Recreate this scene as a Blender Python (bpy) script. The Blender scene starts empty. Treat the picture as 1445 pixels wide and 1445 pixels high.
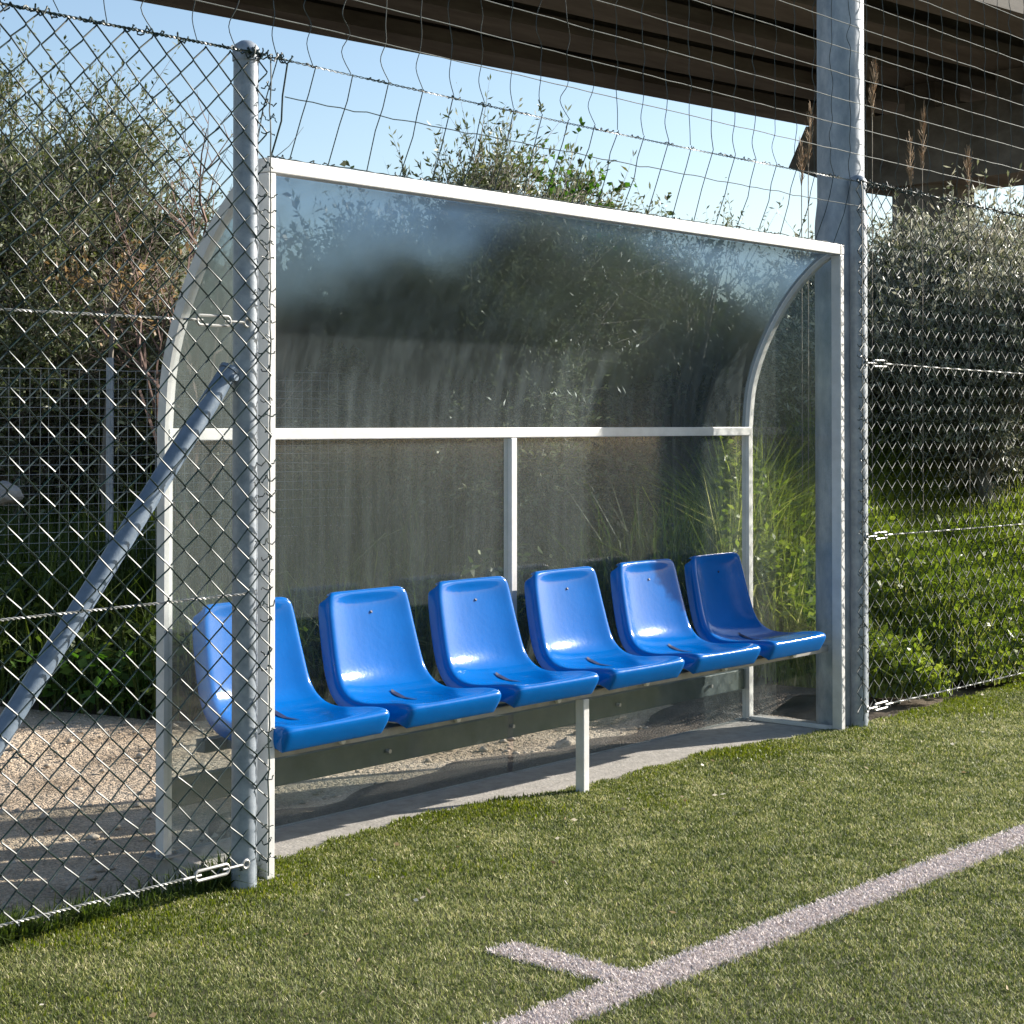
import bpy, math, random
import numpy as np
from mathutils import Vector, Matrix

random.seed(7)
RNG = np.random.default_rng(11)
S = bpy.context.scene
COL = S.collection

# ------------------------------------------------------------------ camera
CAM = np.array([-3.343, -3.688, 1.261])
YAW, PITCH = 0.7003, 0.0165
cd = bpy.data.cameras.new('camera')
cam = bpy.data.objects.new('camera', cd)
COL.objects.link(cam)
cam.location = CAM
cam.rotation_euler = (math.pi / 2 + PITCH, 0.0, YAW - math.pi / 2)
cd.sensor_width = 36.0
cd.lens = 62.59
cd.shift_y = -0.1149
cd.clip_start = 0.1
cd.clip_end = 3000
S.camera = cam

# ------------------------------------------------------------------ sky, sun, exposure
SUN_AZ, SUN_EL = math.radians(-23.0), math.radians(22.0)     # azimuth counter-clockwise from +X
w = bpy.data.worlds.new('World')
S.world = w
w.use_nodes = True
wn = w.node_tree
bg = wn.nodes['Background']
sky = wn.nodes.new('ShaderNodeTexSky')
sky.sky_type = 'NISHITA'
sky.sun_disc = False
sky.sun_elevation = SUN_EL
sky.sun_rotation = math.pi / 2 - SUN_AZ
sky.air_density = 1.0
sky.dust_density = 1.0
sky.ozone_density = 1.6
wn.links.new(sky.outputs[0], bg.inputs[0])
bg.inputs[1].default_value = 0.088
sd = bpy.data.lights.new('sun', 'SUN')
sun = bpy.data.objects.new('sun', sd)
COL.objects.link(sun)
sd.energy = 5.0
sd.angle = math.radians(0.55)
sd.color = (1.0, 0.94, 0.85)
sdir = Vector((math.cos(SUN_EL) * math.cos(SUN_AZ), math.cos(SUN_EL) * math.sin(SUN_AZ), math.sin(SUN_EL)))
sun.rotation_euler = sdir.to_track_quat('Z', 'Y').to_euler()
sun.location = (8, -5, 8)
S.view_settings.view_transform = 'Standard'
S.view_settings.look = 'None'
S.view_settings.exposure = 1.2
S.view_settings.gamma = 1.0
S.view_settings.use_curve_mapping = False
S.render.engine = 'CYCLES'
S.cycles.max_bounces = 10
S.cycles.transparent_max_bounces = 24
S.cycles.sample_clamp_indirect = 6.0

# ------------------------------------------------------------------ helpers
def tag(o, label=None, cat=None, group=None, kind=None):
    if label: o['label'] = label
    if cat: o['category'] = cat
    if group: o['group'] = group
    if kind: o['kind'] = kind
    return o

def empty(name, loc, label, cat, group=None):
    o = bpy.data.objects.new(name, None)
    o.empty_display_size = 0.1
    COL.objects.link(o)
    o.location = loc
    return tag(o, label, cat, group)

class MB:
    """collects shapes in world space; build() makes ONE mesh object"""
    def __init__(self):
        self.v, self.f, self.mi, self.n = [], [], [], 0
    def add(self, verts, faces, mi=0):
        b = self.n
        verts = [tuple(map(float, p)) for p in verts]
        self.v += verts
        self.n += len(verts)
        self.f += [tuple(i + b for i in fc) for fc in faces]
        self.mi += [mi] * len(faces)
        return self
    def box(self, lo, hi, mi=0, bev=0.0):
        (x0, y0, z0), (x1, y1, z1) = lo, hi
        if bev <= 0:
            vs = [(x0, y0, z0), (x1, y0, z0), (x1, y1, z0), (x0, y1, z0), (x0, y0, z1), (x1, y0, z1), (x1, y1, z1), (x0, y1, z1)]
            return self.add(vs, [(3, 2, 1, 0), (4, 5, 6, 7), (0, 1, 5, 4), (1, 2, 6, 5), (2, 3, 7, 6), (3, 0, 4, 7)], mi)
        import bmesh
        bm = bmesh.new()
        bmesh.ops.create_cube(bm, size=1.0)
        for q in bm.verts:
            q.co = Vector(((x0 + x1) / 2 + q.co.x * (x1 - x0), (y0 + y1) / 2 + q.co.y * (y1 - y0), (z0 + z1) / 2 + q.co.z * (z1 - z0)))
        bmesh.ops.bevel(bm, geom=bm.edges[:], offset=bev, segments=2, profile=0.5, affect='EDGES')
        bm.verts.index_update()
        self.add([q.co for q in bm.verts], [[q.index for q in f.verts] for f in bm.faces], mi)
        bm.free()
        return self
    def tube(self, pts, r, sides=8, mi=0, caps=True, closed=False):
        pts = [Vector(p) for p in pts]
        n = len(pts)
        rs = r if hasattr(r, '__len__') else [r] * n
        vs, fs = [], []
        ref = None
        for i, p in enumerate(pts):
            a = pts[(i - 1) % n] if (closed or i > 0) else p
            b = pts[(i + 1) % n] if (closed or i < n - 1) else p
            t = (b - a)
            t = t.normalized() if t.length > 1e-9 else Vector((0, 0, 1))
            if ref is None:
                ref = Vector((0, 0, 1)) if abs(t.z) < 0.9 else Vector((1, 0, 0))
            s = t.cross(ref)
            if s.length < 1e-6:
                s = t.orthogonal()
            s.normalize()
            u = s.cross(t).normalized()
            ref = u
            for k in range(sides):
                an = 2 * math.pi * k / sides
                vs.append(p + (s * math.cos(an) + u * math.sin(an)) * rs[i])
        m = n if closed else n - 1
        for i in range(m):
            for k in range(sides):
                a, b = i * sides, ((i + 1) % n) * sides
                k2 = (k + 1) % sides
                fs.append((a + k, a + k2, b + k2, b + k))
        if caps and not closed:
            fs.append(tuple(range(sides))[::-1])
            fs.append(tuple((n - 1) * sides + k for k in range(sides)))
        return self.add(vs, fs, mi)
    def prism(self, poly, axis, a, b, mi=0):
        """poly: 2D points in the two other axes (in order), extruded along axis from a to b"""
        def mk(p, t):
            q = list(p)
            q.insert(axis, t)
            return q
        n = len(poly)
        vs = [mk(p, a) for p in poly] + [mk(p, b) for p in poly]
        fs = [(i, (i + 1) % n, n + (i + 1) % n, n + i) for i in range(n)]
        fs += [tuple(range(n))[::-1], tuple(range(n, 2 * n))]
        return self.add(vs, fs, mi)
    def build(self, name, mat, parent=None, smooth=False, fixn=True):
        me = bpy.data.meshes.new(name)
        me.from_pydata(self.v, [], self.f)
        mats = mat if isinstance(mat, (list, tuple)) else [mat]
        for m in mats: me.materials.append(m)
        if len(mats) > 1:
            me.polygons.foreach_set('material_index', self.mi)
        if fixn:
            import bmesh
            bm = bmesh.new(); bm.from_mesh(me)
            bmesh.ops.recalc_face_normals(bm, faces=bm.faces[:])
            bm.to_mesh(me); bm.free()
        if smooth:
            me.polygons.foreach_set('use_smooth', [True] * len(me.polygons))
            me.set_sharp_from_angle(angle=math.radians(40))
        me.update()
        o = bpy.data.objects.new(name, me)
        COL.objects.link(o)
        if parent is not None:
            o.parent = parent
            o.matrix_parent_inverse = Matrix.Translation(-Vector(parent_loc(parent)))
        return o

def parent_loc(p):
    # meshes are built in world space, so only a top-level Empty carries an offset
    return p.location if p.parent is None else Vector((0, 0, 0))

def soup(name, verts, face_sizes, loops, mats, parent=None, mi=None, tone=None, smooth=False):
    """fast mesh from numpy arrays: verts (n,3), loops flat, face_sizes per face, tone = per-face random 0..1 tint"""
    me = bpy.data.meshes.new(name)
    nv, nf, nl = len(verts), len(face_sizes), len(loops)
    me.vertices.add(nv)
    me.vertices.foreach_set('co', np.asarray(verts, np.float32).ravel())
    me.loops.add(nl)
    me.loops.foreach_set('vertex_index', np.asarray(loops, np.int32))
    me.polygons.add(nf)
    st = np.concatenate([[0], np.cumsum(face_sizes)[:-1]]).astype(np.int32)
    me.polygons.foreach_set('loop_start', st)
    for m in (mats if isinstance(mats, (list, tuple)) else [mats]): me.materials.append(m)
    if mi is not None: me.polygons.foreach_set('material_index', np.asarray(mi, np.int32))
    if smooth: me.polygons.foreach_set('use_smooth', np.ones(nf, bool))
    if tone is not None:
        at = me.attributes.new('tone', 'FLOAT', 'FACE')
        at.data.foreach_set('value', np.asarray(tone, np.float32))
    me.update(calc_edges=True)
    me.validate()
    o = bpy.data.objects.new(name, me)
    COL.objects.link(o)
    if parent is not None:
        o.parent = parent
        o.matrix_parent_inverse = Matrix.Translation(-Vector(parent_loc(parent)))
    return o

FW = np.array([math.cos(YAW), math.sin(YAW)])
RT = np.array([math.sin(YAW), -math.cos(YAW)])
def at(px, depth):                    # bearing (photo column) and distance to a ground position
    return CAM[:2] + depth * (FW + (px - 722.5) / 2512.46 * RT)
def hz(py, depth):                    # height above ground of what is seen at that row and distance
    return CAM[2] + (596.7 - py) / 2512.46 * depth

def vnoise(x, y, s, seed=0):
    """smooth value noise, numpy"""
    r = np.random.default_rng(seed).random((64, 64))
    x = np.asarray(x) / s; y = np.asarray(y) / s
    xi = np.floor(x).astype(int); yi = np.floor(y).astype(int)
    fx = x - xi; fy = y - yi
    fx = fx * fx * (3 - 2 * fx); fy = fy * fy * (3 - 2 * fy)
    g = lambda a, b: r[a % 64, b % 64]
    return (g(xi, yi) * (1 - fx) + g(xi + 1, yi) * fx) * (1 - fy) + (g(xi, yi + 1) * (1 - fx) + g(xi + 1, yi + 1) * fx) * fy

# ------------------------------------------------------------------ materials
def new_mat(name):
    m = bpy.data.materials.new(name)
    m.use_nodes = True
    nt = m.node_tree
    for n in list(nt.nodes): nt.nodes.remove(n)
    out = nt.nodes.new('ShaderNodeOutputMaterial')
    return m, nt, out
def N(nt, t, **kw):
    n = nt.nodes.new('ShaderNode' + t)
    for k, v in kw.items():
        if k in n.inputs.keys() if isinstance(k, str) else False: n.inputs[k].default_value = v
        else: setattr(n, k, v)
    return n
def ramp(nt, stops):
    r = nt.nodes.new('ShaderNodeValToRGB')
    e = r.color_ramp.elements
    while len(e) < len(stops): e.new(0.5)
    for i, (p, c) in enumerate(stops):
        e[i].position = p
        e[i].color = (*c, 1) if len(c) == 3 else c
    return r
def noise_mat(name, stops, scale=10, rough=0.7, metal=0.0, bump=0.0, bscale=None, detail=6, spec=0.5, stretch=None, coat=0.0, rough_var=0.0):
    m, nt, out = new_mat(name)
    p = N(nt, 'BsdfPrincipled')
    tc = N(nt, 'TexCoord')
    mp = N(nt, 'Mapping')
    if stretch: mp.inputs['Scale'].default_value = stretch
    nt.links.new(tc.outputs['Object'], mp.inputs[0])
    no = N(nt, 'TexNoise'); no.inputs['Scale'].default_value = scale; no.inputs['Detail'].default_value = detail
    no.inputs['Roughness'].default_value = 0.65
    nt.links.new(mp.outputs[0], no.inputs['Vector'])
    r = ramp(nt, stops)
    nt.links.new(no.outputs[0], r.inputs[0])
    nt.links.new(r.outputs[0], p.inputs['Base Color'])
    p.inputs['Roughness'].default_value = rough
    p.inputs['Metallic'].default_value = metal
    p.inputs['Specular IOR Level'].default_value = spec
    p.inputs['Coat Weight'].default_value = coat
    if rough_var:
        mr = N(nt, 'MapRange'); mr.inputs[3].default_value = rough - rough_var; mr.inputs[4].default_value = rough + rough_var
        nt.links.new(no.outputs[0], mr.inputs[0]); nt.links.new(mr.outputs[0], p.inputs['Roughness'])
    if bump:
        n2 = N(nt, 'TexNoise'); n2.inputs['Scale'].default_value = bscale or scale * 4; n2.inputs['Detail'].default_value = 5
        nt.links.new(mp.outputs[0], n2.inputs['Vector'])
        b = N(nt, 'Bump'); b.inputs['Strength'].default_value = bump; b.inputs['Distance'].default_value = 0.01
        nt.links.new(n2.outputs[0], b.inputs['Height'])
        nt.links.new(b.outputs[0], p.inputs['Normal'])
    nt.links.new(p.outputs[0], out.inputs[0])
    return m

def leaf_mat(name, stops, back=None, rough=0.45, trans=0.35, tcol=1.6, spec=0.25):
    """leaf colour from the per-leaf tone; optional different underside"""
    m, nt, out = new_mat(name)
    a = N(nt, 'Attribute'); a.attribute_name = 'tone'
    r = ramp(nt, stops)
    nt.links.new(a.outputs['Fac'], r.inputs[0])
    col = r.outputs[0]
    if back:
        g = N(nt, 'NewGeometry')
        mx = N(nt, 'Mix'); mx.data_type = 'RGBA'
        nt.links.new(g.outputs['Backfacing'], mx.inputs[0])
        nt.links.new(col, mx.inputs[6]); mx.inputs[7].default_value = (*back, 1)
        col = mx.outputs[2]
    p = N(nt, 'BsdfPrincipled')
    nt.links.new(col, p.inputs['Base Color'])
    p.inputs['Roughness'].default_value = rough
    p.inputs['Specular IOR Level'].default_value = spec
    t = N(nt, 'BsdfTranslucent')
    hs = N(nt, 'HueSaturation'); hs.inputs['Value'].default_value = tcol; hs.inputs['Saturation'].default_value = 1.15
    nt.links.new(col, hs.inputs['Color']); nt.links.new(hs.outputs[0], t.inputs[0])
    mix = N(nt, 'MixShader'); mix.inputs[0].default_value = trans
    nt.links.new(p.outputs[0], mix.inputs[1]); nt.links.new(t.outputs[0], mix.inputs[2])
    nt.links.new(mix.outputs[0], out.inputs[0])
    return m

def panel_mat(name, clear, blur, dust, rough=0.12, stripes=False, blur_rough=0.3, dustcol=(0.33, 0.385, 0.385), tint=(0.86, 0.9, 0.89), gl=0.035, gain=1.0):
    """dusty sheet of polycarbonate: part clear, part frosted, part settled dust that catches the sun, glossy on top"""
    m, nt, out = new_mat(name)
    tc = N(nt, 'TexCoord')
    tr = N(nt, 'BsdfTransparent'); tr.inputs[0].default_value = (*tint, 1)
    rf = N(nt, 'BsdfRefraction'); rf.inputs['IOR'].default_value = 1.06; rf.inputs['Roughness'].default_value = blur_rough
    rf.inputs['Color'].default_value = (tint[0] * 0.72, tint[1] * 0.74, tint[2] * 0.78, 1)
    m1 = N(nt, 'MixShader')
    nb = N(nt, 'TexNoise'); nb.inputs['Scale'].default_value = 2.2; nb.inputs['Detail'].default_value = 5
    nt.links.new(tc.outputs['Object'], nb.inputs['Vector'])
    mr = N(nt, 'MapRange'); mr.inputs[1].default_value = 0.35; mr.inputs[2].default_value = 0.65
    mr.inputs[3].default_value = max(0, blur - 0.15); mr.inputs[4].default_value = min(1, blur + 0.15) if blur > 0 else 0.0
    nt.links.new(nb.outputs[0], mr.inputs[0])
    if blur > 0:                     # the sheet is most weathered near the top
        sx = N(nt, 'SeparateXYZ'); nt.links.new(tc.outputs['Object'], sx.inputs[0])
        hz_ = N(nt, 'MapRange'); hz_.inputs[1].default_value = 1.35; hz_.inputs[2].default_value = 1.7
        hz_.inputs[3].default_value = -0.35; hz_.inputs[4].default_value = 0.22
        nt.links.new(sx.outputs[2], hz_.inputs[0])
        av = N(nt, 'Math'); av.operation = 'ADD'; av.use_clamp = True
        nt.links.new(mr.outputs[0], av.inputs[0]); nt.links.new(hz_.outputs[0], av.inputs[1])
        nt.links.new(av.outputs[0], m1.inputs[0])
    else:
        m1.inputs[0].default_value = 0.0
    nt.links.new(tr.outputs[0], m1.inputs[1]); nt.links.new(rf.outputs[0], m1.inputs[2])
    # dust: diffuse + translucent
    df = N(nt, 'BsdfDiffuse'); df.inputs[0].default_value = (*dustcol, 1)
    tl = N(nt, 'BsdfTranslucent'); tl.inputs[0].default_value = (*dustcol, 1)
    m2 = N(nt, 'MixShader'); m2.inputs[0].default_value = 0.28
    nt.links.new(df.outputs[0], m2.inputs[1]); nt.links.new(tl.outputs[0], m2.inputs[2])
    nd = N(nt, 'TexNoise'); nd.inputs['Scale'].default_value = 9; nd.inputs['Detail'].default_value = 9; nd.inputs['Roughness'].default_value = 0.75
    mp = N(nt, 'Mapping'); mp.inputs['Scale'].default_value = (1, 1, 0.35)
    nt.links.new(tc.outputs['Object'], mp.inputs[0]); nt.links.new(mp.outputs[0], nd.inputs['Vector'])
    mrd = N(nt, 'MapRange'); mrd.inputs[1].default_value = 0.33; mrd.inputs[2].default_value = 0.72
    mrd.inputs[3].default_value = dust * 0.6; mrd.inputs[4].default_value = dust * 1.6
    nt.links.new(nd.outputs[0], mrd.inputs[0])
    fac = mrd.outputs[0]
    # run-off streaks down the sheet
    mst = N(nt, 'Mapping'); mst.inputs['Scale'].default_value = (22, 22, 0.9)
    nst = N(nt, 'TexNoise'); nst.inputs['Scale'].default_value = 1.0; nst.inputs['Detail'].default_value = 5
    nt.links.new(tc.outputs['Object'], mst.inputs[0]); nt.links.new(mst.outputs[0], nst.inputs['Vector'])
    mrs = N(nt, 'MapRange'); mrs.inputs[1].default_value = 0.42; mrs.inputs[2].default_value = 0.75
    mrs.inputs[3].default_value = 0.0; mrs.inputs[4].default_value = dust * 1.1
    nt.links.new(nst.outputs[0], mrs.inputs[0])
    as_ = N(nt, 'Math'); as_.operation = 'ADD'
    nt.links.new(fac, as_.inputs[0]); nt.links.new(mrs.outputs[0], as_.inputs[1])
    fac = as_.outputs[0]
    # small chalky scuffs and scratches
    sc = N(nt, 'TexNoise'); sc.inputs['Scale'].default_value = 40; sc.inputs['Detail'].default_value = 4; sc.inputs['Distortion'].default_value = 2.5
    nt.links.new(tc.outputs['Object'], sc.inputs['Vector'])
    rs = ramp(nt, [(0.72, (0, 0, 0)), (0.84, (0.3, 0.3, 0.3))])
    nt.links.new(sc.outputs[0], rs.inputs[0])
    ad = N(nt, 'Math'); ad.operation = 'ADD'; ad.use_clamp = True
    nt.links.new(fac, ad.inputs[0]); nt.links.new(rs.outputs[0], ad.inputs[1])
    fac = ad.outputs[0]
    bump = N(nt, 'Bump'); bump.inputs['Strength'].default_value = 0.12; bump.inputs['Distance'].default_value = 0.004
    nt.links.new(nb.outputs[0], bump.inputs['Height'])
    if stripes:                      # the flutes of the twin-wall sheet
        wv = N(nt, 'TexWave'); wv.bands_direction = 'X'; wv.inputs['Scale'].default_value = 26; wv.inputs['Distortion'].default_value = 0.15
        nt.links.new(tc.outputs['Object'], wv.inputs['Vector'])
        mm = N(nt, 'Math'); mm.operation = 'MULTIPLY_ADD'; mm.inputs[1].default_value = 0.26 * dust / 0.25; mm.use_clamp = True
        nt.links.new(wv.outputs['Fac'], mm.inputs[0]); nt.links.new(fac, mm.inputs[2])
        fac = mm.outputs[0]
    m3 = N(nt, 'MixShader')
    nt.links.new(fac, m3.inputs[0]); nt.links.new(m1.outputs[0], m3.inputs[1]); nt.links.new(m2.outputs[0], m3.inputs[2])
    g = N(nt, 'BsdfGlossy'); g.inputs['Roughness'].default_value = rough
    nt.links.new(bump.outputs[0], g.inputs['Normal'])
    lw = N(nt, 'LayerWeight'); lw.inputs['Blend'].default_value = 0.5
    nt.links.new(bump.outputs[0], lw.inputs['Normal'])
    pw = N(nt, 'Math'); pw.operation = 'POWER'; pw.inputs[1].default_value = 5.0
    nt.links.new(lw.outputs['Facing'], pw.inputs[0])
    fm = N(nt, 'Math'); fm.operation = 'MULTIPLY_ADD'; fm.inputs[1].default_value = 0.6 * gain; fm.inputs[2].default_value = gl
    nt.links.new(pw.outputs[0], fm.inputs[0])
    m4 = N(nt, 'MixShader')
    nt.links.new(fm.outputs[0], m4.inputs[0]); nt.links.new(m3.outputs[0], m4.inputs[1]); nt.links.new(g.outputs[0], m4.inputs[2])
    nt.links.new(m4.outputs[0], out.inputs[0])
    return m

M = {}
M['alu'] = noise_mat('white_aluminium', [(0.3, (0.50, 0.495, 0.48)), (0.7, (0.64, 0.635, 0.62))], 14, 0.42, 0.0, 0.05, 60)
M['alu_dirty'] = noise_mat('weathered_aluminium', [(0.3, (0.16, 0.16, 0.155)), (0.7, (0.30, 0.30, 0.29))], 9, 0.5, 0.1, 0.06, 60)
M['galv'] = noise_mat('galvanised_steel', [(0.3, (0.17, 0.205, 0.245)), (0.7, (0.33, 0.365, 0.405))], 26, 0.42, 0.12, 0.05, 120, rough_var=0.1)
M['brace'] = noise_mat('blue_grey_steel', [(0.3, (0.11, 0.155, 0.215)), (0.7, (0.22, 0.27, 0.335))], 20, 0.4, 0.15, 0.06, 110)
M['galv_pole'] = noise_mat('galvanised_pole', [(0.32, (0.17, 0.21, 0.255)), (0.5, (0.27, 0.31, 0.355)), (0.68, (0.40, 0.435, 0.48))], 12, 0.45, 0.12, 0.06, 90, stretch=(1, 1, 0.5), rough_var=0.1)
M['wire'] = noise_mat('galvanised_wire', [(0.3, (0.26, 0.26, 0.25)), (0.7, (0.46, 0.455, 0.43))], 30, 0.42, 0.2)
M['pvc'] = noise_mat('green_coated_wire', [(0.3, (0.006, 0.02, 0.02)), (0.7, (0.016, 0.036, 0.032))], 14, 0.42, 0.0, spec=0.45)
M['pvc_far'] = noise_mat('dull_green_coated_wire', [(0.3, (0.006, 0.018, 0.018)), (0.7, (0.014, 0.03, 0.027))], 14, 0.5, 0.0, spec=0.3)
M['netd'] = noise_mat('net_vertical_wire', [(0.3, (0.02, 0.028, 0.025)), (0.7, (0.06, 0.07, 0.062))], 20, 0.5, 0.1)
M['netw'] = noise_mat('net_wire', [(0.3, (0.09, 0.10, 0.09)), (0.7, (0.19, 0.2, 0.185))], 20, 0.45, 0.2)
M['blue'] = noise_mat('blue_moulded_plastic', [(0.3, (0.0, 0.098, 0.36)), (0.7, (0.0, 0.122, 0.44))], 6, 0.13, 0.0, 0.05, 60, coat=0.0, spec=0.3, rough_var=0.05)
M['slot'] = noise_mat('dark_slot', [(0.3, (0.003, 0.01, 0.05)), (0.7, (0.004, 0.015, 0.07))], 8, 0.6)
M['roof_panel'] = panel_mat('frosted_polycarbonate', 0.5, 0.46, 0.13, rough=0.16, blur_rough=0.36, dustcol=(0.28, 0.335, 0.345), tint=(0.54, 0.61, 0.64))
M['back_panel'] = panel_mat('twinwall_polycarbonate', 0.6, 0.0, 0.040, rough=0.10, stripes=True, blur_rough=0.22, tint=(0.96, 0.98, 0.975))
M['side_panel'] = panel_mat('clear_polycarbonate', 0.7, 0.0, 0.04, rough=0.06, blur_rough=0.18, tint=(0.97, 0.985, 0.98))
M['conc'] = noise_mat('slab_concrete', [(0.3, (0.27, 0.25, 0.22)), (0.7, (0.42, 0.39, 0.35))], 18, 0.85, 0, 0.3, 90)
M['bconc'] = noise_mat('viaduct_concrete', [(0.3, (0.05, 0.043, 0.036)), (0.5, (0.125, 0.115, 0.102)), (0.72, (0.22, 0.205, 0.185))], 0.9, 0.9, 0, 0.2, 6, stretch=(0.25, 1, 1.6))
M['earth'] = noise_mat('earth', [(0.3, (0.07, 0.05, 0.03)), (0.5, (0.13, 0.095, 0.06)), (0.7, (0.2, 0.15, 0.1))], 3.5, 0.95, 0, 0.6, 50)
M['turf_base'] = noise_mat('turf_infill', [(0.3, (0.05, 0.052, 0.02)), (0.7, (0.12, 0.115, 0.045))], 60, 0.95, 0, 0.5, 300)
M['bark'] = noise_mat('bark', [(0.3, (0.09, 0.075, 0.06)), (0.7, (0.24, 0.21, 0.17))], 14, 0.9, 0, 0.6, 60, stretch=(1, 1, 0.3))
M['twig'] = noise_mat('bare_twig', [(0.3, (0.12, 0.075, 0.06)), (0.7, (0.24, 0.16, 0.13))], 14, 0.9)
M['hill'] = noise_mat('wooded_hill', [(0.3, (0.035, 0.05, 0.035)), (0.5, (0.07, 0.085, 0.06)), (0.7, (0.14, 0.13, 0.095))], 0.03, 0.95, 0, 0.8, 0.3)
M['rock'] = noise_mat('grey_rock', [(0.3, (0.16, 0.16, 0.16)), (0.7, (0.36, 0.35, 0.33))], 9, 0.9, 0, 0.7, 30)
M['steel'] = noise_mat('dark_painted_steel', [(0.3, (0.05, 0.065, 0.07)), (0.7, (0.10, 0.12, 0.125))], 10, 0.55, 0.0, 0.1, 50)
M['stone'] = noise_mat('pale_stone', [(0.3, (0.3, 0.24, 0.18)), (0.7, (0.52, 0.44, 0.35))], 14, 0.9, 0, 0.6, 60)
M['reed'] = noise_mat('dry_reed', [(0.3, (0.28, 0.18, 0.10)), (0.7, (0.45, 0.32, 0.2))], 20, 0.8)
M['olive'] = leaf_mat('olive_leaves', [(0, (0.034, 0.048, 0.014)), (0.5, (0.082, 0.105, 0.032)), (0.85, (0.155, 0.165, 0.06)), (1, (0.27, 0.25, 0.14))], back=(0.19, 0.21, 0.13), trans=0.22, rough=0.45, spec=0.3)
M['olive_silver'] = leaf_mat('silver_olive_leaves', [(0, (0.035, 0.045, 0.02)), (0.5, (0.125, 0.145, 0.075)), (0.85, (0.25, 0.25, 0.15)), (1, (0.48, 0.44, 0.32))], back=(0.38, 0.38, 0.29), trans=0.2, rough=0.45, spec=0.35)
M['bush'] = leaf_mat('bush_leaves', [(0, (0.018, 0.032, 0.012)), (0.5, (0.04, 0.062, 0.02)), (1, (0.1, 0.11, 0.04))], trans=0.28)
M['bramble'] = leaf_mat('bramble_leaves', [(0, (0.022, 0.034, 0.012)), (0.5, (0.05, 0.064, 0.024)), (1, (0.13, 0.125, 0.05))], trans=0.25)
M['yellowing'] = leaf_mat('yellowing_leaves', [(0, (0.10, 0.075, 0.035)), (0.5, (0.24, 0.165, 0.085)), (1, (0.42, 0.29, 0.16))], trans=0.35)
M['grass'] = leaf_mat('meadow_grass', [(0, (0.04, 0.07, 0.012)), (0.4, (0.14, 0.19, 0.034)), (0.75, (0.28, 0.32, 0.075)), (1, (0.52, 0.48, 0.24))], trans=0.4, rough=0.4)
M['rough_grass'] = leaf_mat('rough_grass', [(0, (0.024, 0.042, 0.010)), (0.5, (0.065, 0.098, 0.02)), (0.85, (0.13, 0.165, 0.035)), (1, (0.30, 0.27, 0.12))], trans=0.3, rough=0.5)
M['dry_leaf'] = leaf_mat('dry_litter', [(0, (0.16, 0.10, 0.05)), (0.5, (0.4, 0.32, 0.2)), (1, (0.75, 0.72, 0.65))], trans=0.2, rough=0.6)
M['turf'] = leaf_mat('turf_fibres', [(0, (0.055, 0.078, 0.018)), (0.35, (0.18, 0.215, 0.062)), (0.65, (0.36, 0.365, 0.145)), (1, (0.74, 0.67, 0.42))], trans=0.25, rough=0.55, spec=0.25)
M['edge_grass'] = leaf_mat('edge_grass', [(0, (0.05, 0.07, 0.010)), (0.5, (0.12, 0.155, 0.02)), (1, (0.28, 0.27, 0.07))], trans=0.35, rough=0.4)
M['white_fibre'] = leaf_mat('white_fibres', [(0, (0.54, 0.475, 0.45)), (0.5, (0.70, 0.625, 0.595)), (1, (0.84, 0.77, 0.74))], trans=0.15, rough=0.5, tcol=1.0)
M['weed'] = leaf_mat('broad_weed', [(0, (0.03, 0.075, 0.012)), (1, (0.08, 0.15, 0.03))], trans=0.45)

def gravel_mat():
    m, nt, out = new_mat('gravel')
    tc = N(nt, 'TexCoord')
    v = N(nt, 'TexVoronoi'); v.inputs['Scale'].default_value = 130
    v2 = N(nt, 'TexVoronoi'); v2.inputs['Scale'].default_value = 38
    n = N(nt, 'TexNoise'); n.inputs['Scale'].default_value = 2.5; n.inputs['Detail'].default_value = 9
    for x in (v, v2, n): nt.links.new(tc.outputs['Object'], x.inputs['Vector'])
    r = ramp(nt, [(0.28, (0.34, 0.25, 0.165)), (0.5, (0.55, 0.425, 0.30)), (0.7, (0.66, 0.54, 0.41))])
    nt.links.new(n.outputs[0], r.inputs[0])
    hs = N(nt, 'HueSaturation')
    mr = N(nt, 'MapRange'); mr.inputs[3].default_value = 0.6; mr.inputs[4].default_value = 1.25
    nt.links.new(v.outputs['Color'], mr.inputs[0]); nt.links.new(mr.outputs[0], hs.inputs['Value'])
    nt.links.new(r.outputs[0], hs.inputs['Color'])
    p = N(nt, 'BsdfPrincipled'); p.inputs['Roughness'].default_value = 0.9
    nt.links.new(hs.outputs[0], p.inputs['Base Color'])
    ad = N(nt, 'Math'); ad.operation = 'MULTIPLY_ADD'; ad.inputs[1].default_value = 2.0
    nt.links.new(v2.outputs['Distance'], ad.inputs[0]); nt.links.new(v.outputs['Distance'], ad.inputs[2])
    b = N(nt, 'Bump'); b.invert = True; b.inputs['Strength'].default_value = 0.9; b.inputs['Distance'].default_value = 0.012
    nt.links.new(ad.outputs[0], b.inputs['Height']); nt.links.new(b.outputs[0], p.inputs['Normal'])
    nt.links.new(p.outputs[0], out.inputs[0])
    return m
M['gravel'] = gravel_mat()

# ------------------------------------------------------------------ ground, path, pitch, slab, hill
def ground_height(x, y):
    """slightly lumpy ground behind the fence, flat near it"""
    d = np.clip((np.asarray(y) - 1.2) / 4, 0, 1)
    low = 0.10 * np.clip((np.asarray(y) + 0.02) / 0.06, 0, 1) * np.clip((3.6 - np.asarray(x)) / 0.4, 0, 1) * np.clip((7 - np.asarray(y)) / 4, 0, 1)
    return -low + d * (0.28 * (vnoise(x, y, 2.3, 3) - 0.5) + 0.14 * (vnoise(x, y, 0.7, 4) - 0.5))

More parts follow.
